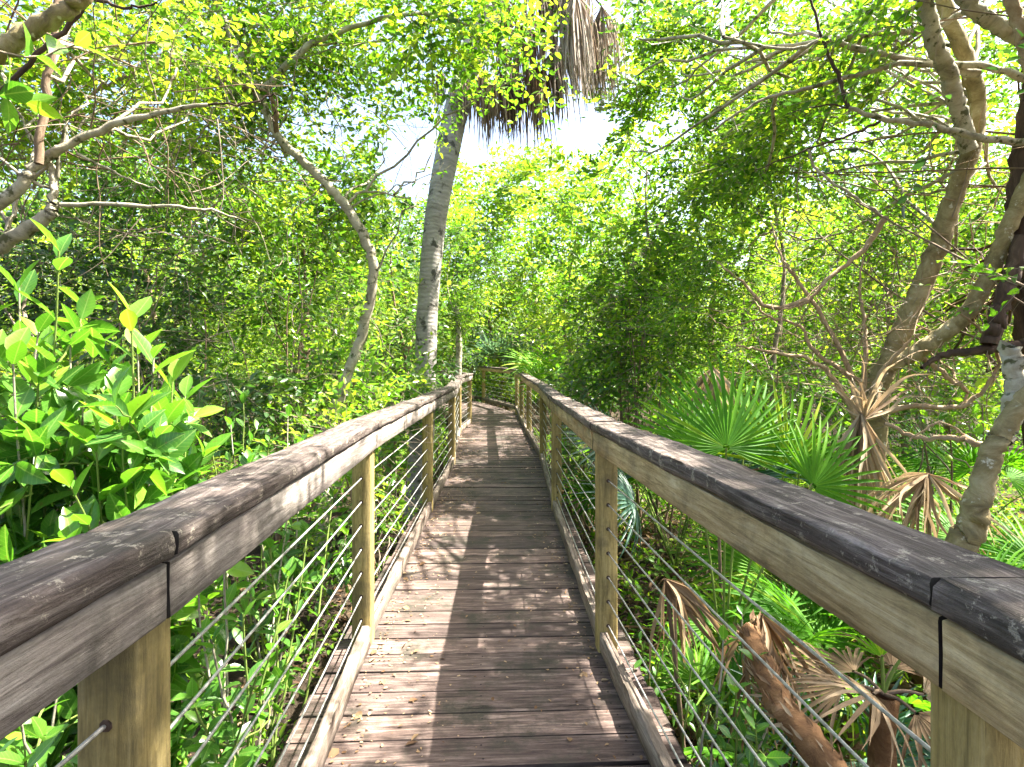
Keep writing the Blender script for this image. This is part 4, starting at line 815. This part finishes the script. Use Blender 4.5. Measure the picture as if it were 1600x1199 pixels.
for (lab, px, Y, nf, rad, h, mat, ti, dead, lean) in [
  ('saw palmetto with narrow upright fans at the right edge behind the railing', 1590, 2.75, 8, .42, .65, 'frond', .45, 1, (0, 0, .1)),
  ('saw palmetto between the pale sapling and the dry fronds on the right', 1440, 3.1, 8, .42, .62, 'frond', .4, 2, (0, 0, .05)),
  ('dusty bluish saw palmetto in the shade behind the bright fan on the right', 1060, 4.6, 8, .5, .9, 'frond_blue', .4, 0, (-.1, 0, .25)),
  ('dark saw palmetto in shade between the bright fan and the stemmy shrub', 1230, 4.4, 8, .5, .9, 'frond', .25, 0, (0, 0, .2)),
  ('saw palmetto drooping its fans below the right railing by the second post', 1100, 2.5, 8, .36, .34, 'frond', .6, 3, (-.05, 0, -.02)),
  ('bluish saw palmetto low on the ground under the middle of the right railing', 1290, 2.35, 8, .30, .30, 'frond_blue', .45, 1, (0, 0, 0)),
  ('low saw palmetto mixed with dry fans under the right railing', 1190, 2.9, 7, .36, .4, 'frond', .5, 4, (0, 0, 0)),
  ('pale saw palmetto beyond the far railing at the bend', 782, 18.2, 9, 1.0, 1.0, 'frond_blue', .85, 0, (0, 0, 1.0)),
  ('green saw palmetto just right of the far railing corner', 868, 12.2, 9, .75, .75, 'frond', .7, 0, (-.1, 0, .8)),
  ('dark saw palmetto deep in shade behind the broad-leaved shrub on the left', 130, 3.6, 8, .45, 1.1, 'frond', .15, 0, (0, 0, .2)),
  ('saw palmetto beside the right railing beyond the third post', 985, 5.4, 8, .45, .6, 'frond', .45, 1, (.1, 0, .1)),
  ('saw palmetto in the far right undergrowth behind the leaning trunk', 1520, 5.5, 8, .5, .8, 'frond', .5, 1, (0, 0, .1)),
  ('green saw palmetto low behind the middle of the right railing cap', 1330, 2.7, 8, .42, .5, 'frond', .55, 2, (0, 0, .05)),
  ('saw palmetto in front of the stemmy shrub, half sunlit', 1290, 3.6, 8, .45, .6, 'frond', .6, 2, (0, 0, .05)),
  ('saw palmetto seen through the far right railing cables near the bend', 850, 9.0, 7, .45, .5, 'frond', .6, 0, (.1, 0, 0)),
]:
    palmetto(lab, gp(px, Y), nf, rad, h, mat, ti, dead, lean=lean)
# the half-dead palmetto at the lower right
dp = thing('saw_palmetto', 'half-dead saw palmetto with radiating straw-coloured fans at the lower right', 'saw palmetto', gp(1385, 2.0), 'saw palmettos'); base = np.array(dp.location)
g = Geo(); tube(g, [base - [0, 0, .1], base + [.0, 0, .1], W(1380, 1085, 1.95)], .07, .04, 'root_brown', 8, 5, lump=.15); g.build('trunk', dp)
for k in range(6):
    a = -.3 + k * 1.05; d = np.array([math.cos(a), math.sin(a), R.uniform(.0, .5)]); hub = W(1380, 1085, 1.95) + d * .12
    frond(dp, W(1380, 1085, 1.95), hub, [-.1, -.6, 1], .30, 2.2, 15, 'frond_dead', R.uniform(.2, .6), .35, 'bark_brown', 'dead_frond', axis=d, wav=.3, tip=.5)
for k in range(2):
    d = np.array([.4 - .5 * k, -.1, 1.0]); frond(dp, W(1380, 1085, 1.95), W(1380, 1085, 1.95) + unit(d) * .14, [.1, -1, .3], .2, 2.0, 14, 'frond', .85, .1, axis=d)
# dry hanging fans
def dry_clump(label, hub, n, rad, down, tint, base=None, spr=.5, grp='dry palmetto fans'):
    hub = np.asarray(hub, float); root = thing('dry_frond', label, 'dead frond', hub, grp); g = Geo()
    for k in range(n):
        a = R.normal(0, spr); d = np.array([math.sin(a), R.normal(0, .3), -down + R.normal(0, .15)]); d = unit(d); ln = rad * R.uniform(.6, 1.15)
        sd = unit(np.cross(d, [R.normal(), 1.0, R.normal()])); P = catmull(np.array([hub, hub + d * ln * .35 + R.normal(0, .015, 3), hub + d * ln * .7 - [0, 0, .05 * ln], hub + d * ln - [0, 0, .22 * ln] + R.normal(0, .03, 3)]), 3); nn = len(P)
        t = np.linspace(0, 1, nn); wv = (.010 * np.minimum(1, .3 + 3 * t) * (1 - t ** 3 * .9))[:, None]; fo = np.cross(sd, d) * .6
        V = np.concatenate([P - sd * wv, P + fo * wv, P + sd * wv]); k_ = keep(P, False).all()
        if not k_: continue
        g.add(V, [[i, i + 1, nn + i + 1, nn + i] for i in range(nn - 1)] + [[nn + i, nn + i + 1, 2 * nn + i + 1, 2 * nn + i] for i in range(nn - 1)], 'frond_dead', np.clip(tint + R.normal(0, .2), 0, 1))
    if base is not None: tube(g, [base, (np.asarray(base) + hub) / 2 + [0, 0, .05], hub], .012, .008, 'bark_brown', 6, 5)
    g.build('blade', root); return root
dry_clump('dry straw-coloured fan hanging in front of the stemmy shrub', W(1345, 645, 3.3), 60, .62, 1.0, .65, base=gp(1360, 3.4), spr=.3)
dry_clump('dry fan with blades splayed up and right above the hanging one', W(1350, 655, 3.3), 22, .45, -.75, .7, base=gp(1350, 3.45), spr=.6)
dry_clump('curled brown fan collapsed below the right railing near the second post', W(1040, 905, 2.3), 46, .34, .7, .45, base=gp(1075, 2.4), spr=.7)
dry_clump('long brown fan trailing to the ground below the right railing', W(1190, 960, 2.1), 40, .42, .9, .4, base=gp(1200, 2.25), spr=.4)
dry_clump('tan folded fan behind the bright palmetto', W(1115, 575, 3.4), 36, .3, .8, .8, base=gp(1130, 3.4), spr=.4)
dry_clump('tan dry fan low behind the pale sapling', W(1450, 740, 2.9), 40, .4, .5, .6, base=gp(1460, 3.0), spr=.9)
# toppled palmetto trunk
g = Geo(); lt = [W(1170, 985, 2.05), W(1210, 1080, 1.8), W(1290, 1190, 1.62), W(1360, 1290, 1.5)]
tube(g, lt, .036, .05, 'root_brown', 10, 6, .005, lump=.14, cap=True); Q = catmull(np.array(lt), 8)
nf = 260; ii = R.integers(0, len(Q) - 1, nf); a = R.uniform(0, 6.28, nf); dv = unit(np.stack([np.cos(a), R.normal(0, .5, nf), np.sin(a)], 1)); leaves(g, Q[ii] + dv * .038, dv * .5 + unit(np.gradient(Q, axis=0))[ii] * -1 + R.normal(0, .3, (nf, 3)), dv, .06, .012, 'litter', R.uniform(.2, 1, nf), 'tri')
lo = g.build('fallen_trunk', origin=lt[2]); tag(lo, 'reddish-brown shaggy trunk leaning on the ground at the lower right below the cables', 'fallen trunk')

# ------------------------------------------------------------------ litter and undergrowth (nobody could count these)
def scatter(n, xr, yr, f):
    x = R.uniform(*xr, n); y = R.uniform(*yr, n); ok = f(x, y); return x[ok], y[ok]
g = Geo(); x, y = scatter(42000, (-9, 9), (.3, 15), lambda x, y: R.random(len(x)) < 1 / (1 + .25 * np.hypot(x, y - 2)))
P = np.stack([x, y, ground_z(x, y) + R.uniform(0, .03, len(x))], 1); n = len(P)
leaves(g, P, R.normal(0, 1, (n, 3)) * [1, 1, .35], np.array([0, 0, 1.0]) + R.normal(0, .45, (n, 3)), R.uniform(.03, .09, n), R.uniform(.015, .04, n), 'litter', R.beta(1.6, 1.8, n), 'hex', .4, .3)
tag(g.build('leaf_litter'), 'brown dry leaf litter covering the ground under the shrubs', 'leaf litter', 'stuff')
g = Geo(); n = 4300; s = R.uniform(0, 16.5, n); l, r = lxr(s); u = R.random(n); e = R.beta(.7, 2.6, n); wd = r - l
x = np.where(u < .62, l + .02 + e * wd * .55, np.where(u < .78, r - .02 - e * wd * .4, l + R.random(n) * wd)); dens = snoise(x, s, 1.3) > np.where(u < .62, -.35, -.9)
x, y = x[dens], s[dens]; n = len(x); sz = np.where(R.random(n) < .05, R.uniform(.025, .05, n), R.uniform(.006, .02, n))
leaves(g, np.stack([x, y, deckz(y) + .005 + R.uniform(0, .004, n)], 1), R.normal(0, 1, (n, 3)) * [1, 1, .12], np.array([0, 0, 1.0]) + R.normal(0, .22, (n, 3)), sz, sz * R.uniform(.35, .7, n), 'litter', R.beta(2.6, 1.2, n), 'hex', .3, .15)
tag(g.build('deck_litter'), 'scattered dry leaf bits lying along the boardwalk planks', 'leaf litter', 'stuff')
g = Geo(); x, y = scatter(3600, (-7, 8), (1.2, 14), lambda x, y: (R.random(len(x)) < np.where(x < 0, .95, .75)) & (snoise(x, y, 1.0, .6) > np.where(x < 0, -.4, -.1)))
B = np.stack([x, y, ground_z(x, y)], 1); hgt = R.uniform(.05, .42, len(x)) * np.where(x < 0, 1.1, .85); B[:, 2] += hgt * .6
D = R.normal(0, 1, (len(x), 3)) * [1, 1, .3] + [0, 0, .9]
rep = 3; B = np.repeat(B, rep, 0) + R.normal(0, .07, (len(B) * rep, 3)); D = np.repeat(D, rep, 0) + R.normal(0, .5, (len(D) * rep, 3))
sprays(g, B, D, .058, 8, 'leaf_yellow', .5, carve=False)
tag(g.build('undergrowth'), 'low leafy undergrowth covering the ground either side of the boardwalk', 'undergrowth', 'stuff')
g = Geo(); x, y = scatter(4200, (.6, 6.5), (1.1, 10), lambda x, y: snoise(x, y, .8, .3) > -.35); n = len(x)
P = np.stack([x, y, ground_z(x, y) + R.uniform(.01, .22, n) * R.random(n)], 1); D = R.normal(0, 1, (n, 3)) * [1, 1, .3]; L_ = R.uniform(.15, .5, n); k = keep(P + unit(D) * L_[:, None], False) & keep(P, False)
leaves(g, P[k], D[k], np.array([0, 0, 1.0]) + R.normal(0, .5, (k.sum(), 3)), L_[k], R.uniform(.008, .018, k.sum()), 'frond_dead', R.beta(2, 2, k.sum()), 'hex', .5, .25)
tag(g.build('frond_litter'), 'mat of straw-coloured dry palmetto blades lying on the ground right of the boardwalk', 'frond litter', 'stuff')
g = Geo(); x, y = scatter(1500, (.9, 7), (2.5, 10), lambda x, y: snoise(x, y, 1.1, 2.2) > -.5); n = len(x); B = np.repeat(np.stack([x, y, ground_z(x, y) + R.uniform(.08, .35, n)], 1), 3, 0) + R.normal(0, .08, (3 * n, 3))
sprays(g, B, R.normal(0, 1, (3 * n, 3)) * [1, 1, .3] + [0, 0, .7], .065, 8, 'leaf', .6, carve=False)
tag(g.build('ground_cover'), 'low green ground cover between the palmettos right of the boardwalk', 'ground cover', 'stuff')
g = Geo(); n = 9000; a = R.uniform(-1.15, 1.15, n); rad = R.uniform(26, 44, n); B = np.stack([np.sin(a) * rad, np.cos(a) * rad, R.beta(1.1, 1.5, n) * 9.5 - .4], 1)
dn = snoise(B[:, 0], B[:, 2] * 1.6, .35) > -.45; B = B[dn]
sprays(g, B, R.normal(0, 1, (len(B), 3)) * [1, 1, .6], .34, 9, 'leaf', R.uniform(.35, .7, len(B)), twig=False, carve=True)
n = 6500; B = np.stack([np.sin(a[:n]) * rad[:n] * .95, np.cos(a[:n]) * rad[:n] * .95, R.uniform(-.6, 2.5, n)], 1)
sprays(g, B, R.normal(0, 1, (n, 3)), .34, 9, 'leaf_dark', .4, twig=False, carve=False)
tag(g.build('far_woods'), 'far wood closing the view behind all the trees', 'woods', 'stuff')

print('LEAFFACES', sum(len(o.data.polygons) for o in bpy.data.objects if o.type == 'MESH'))
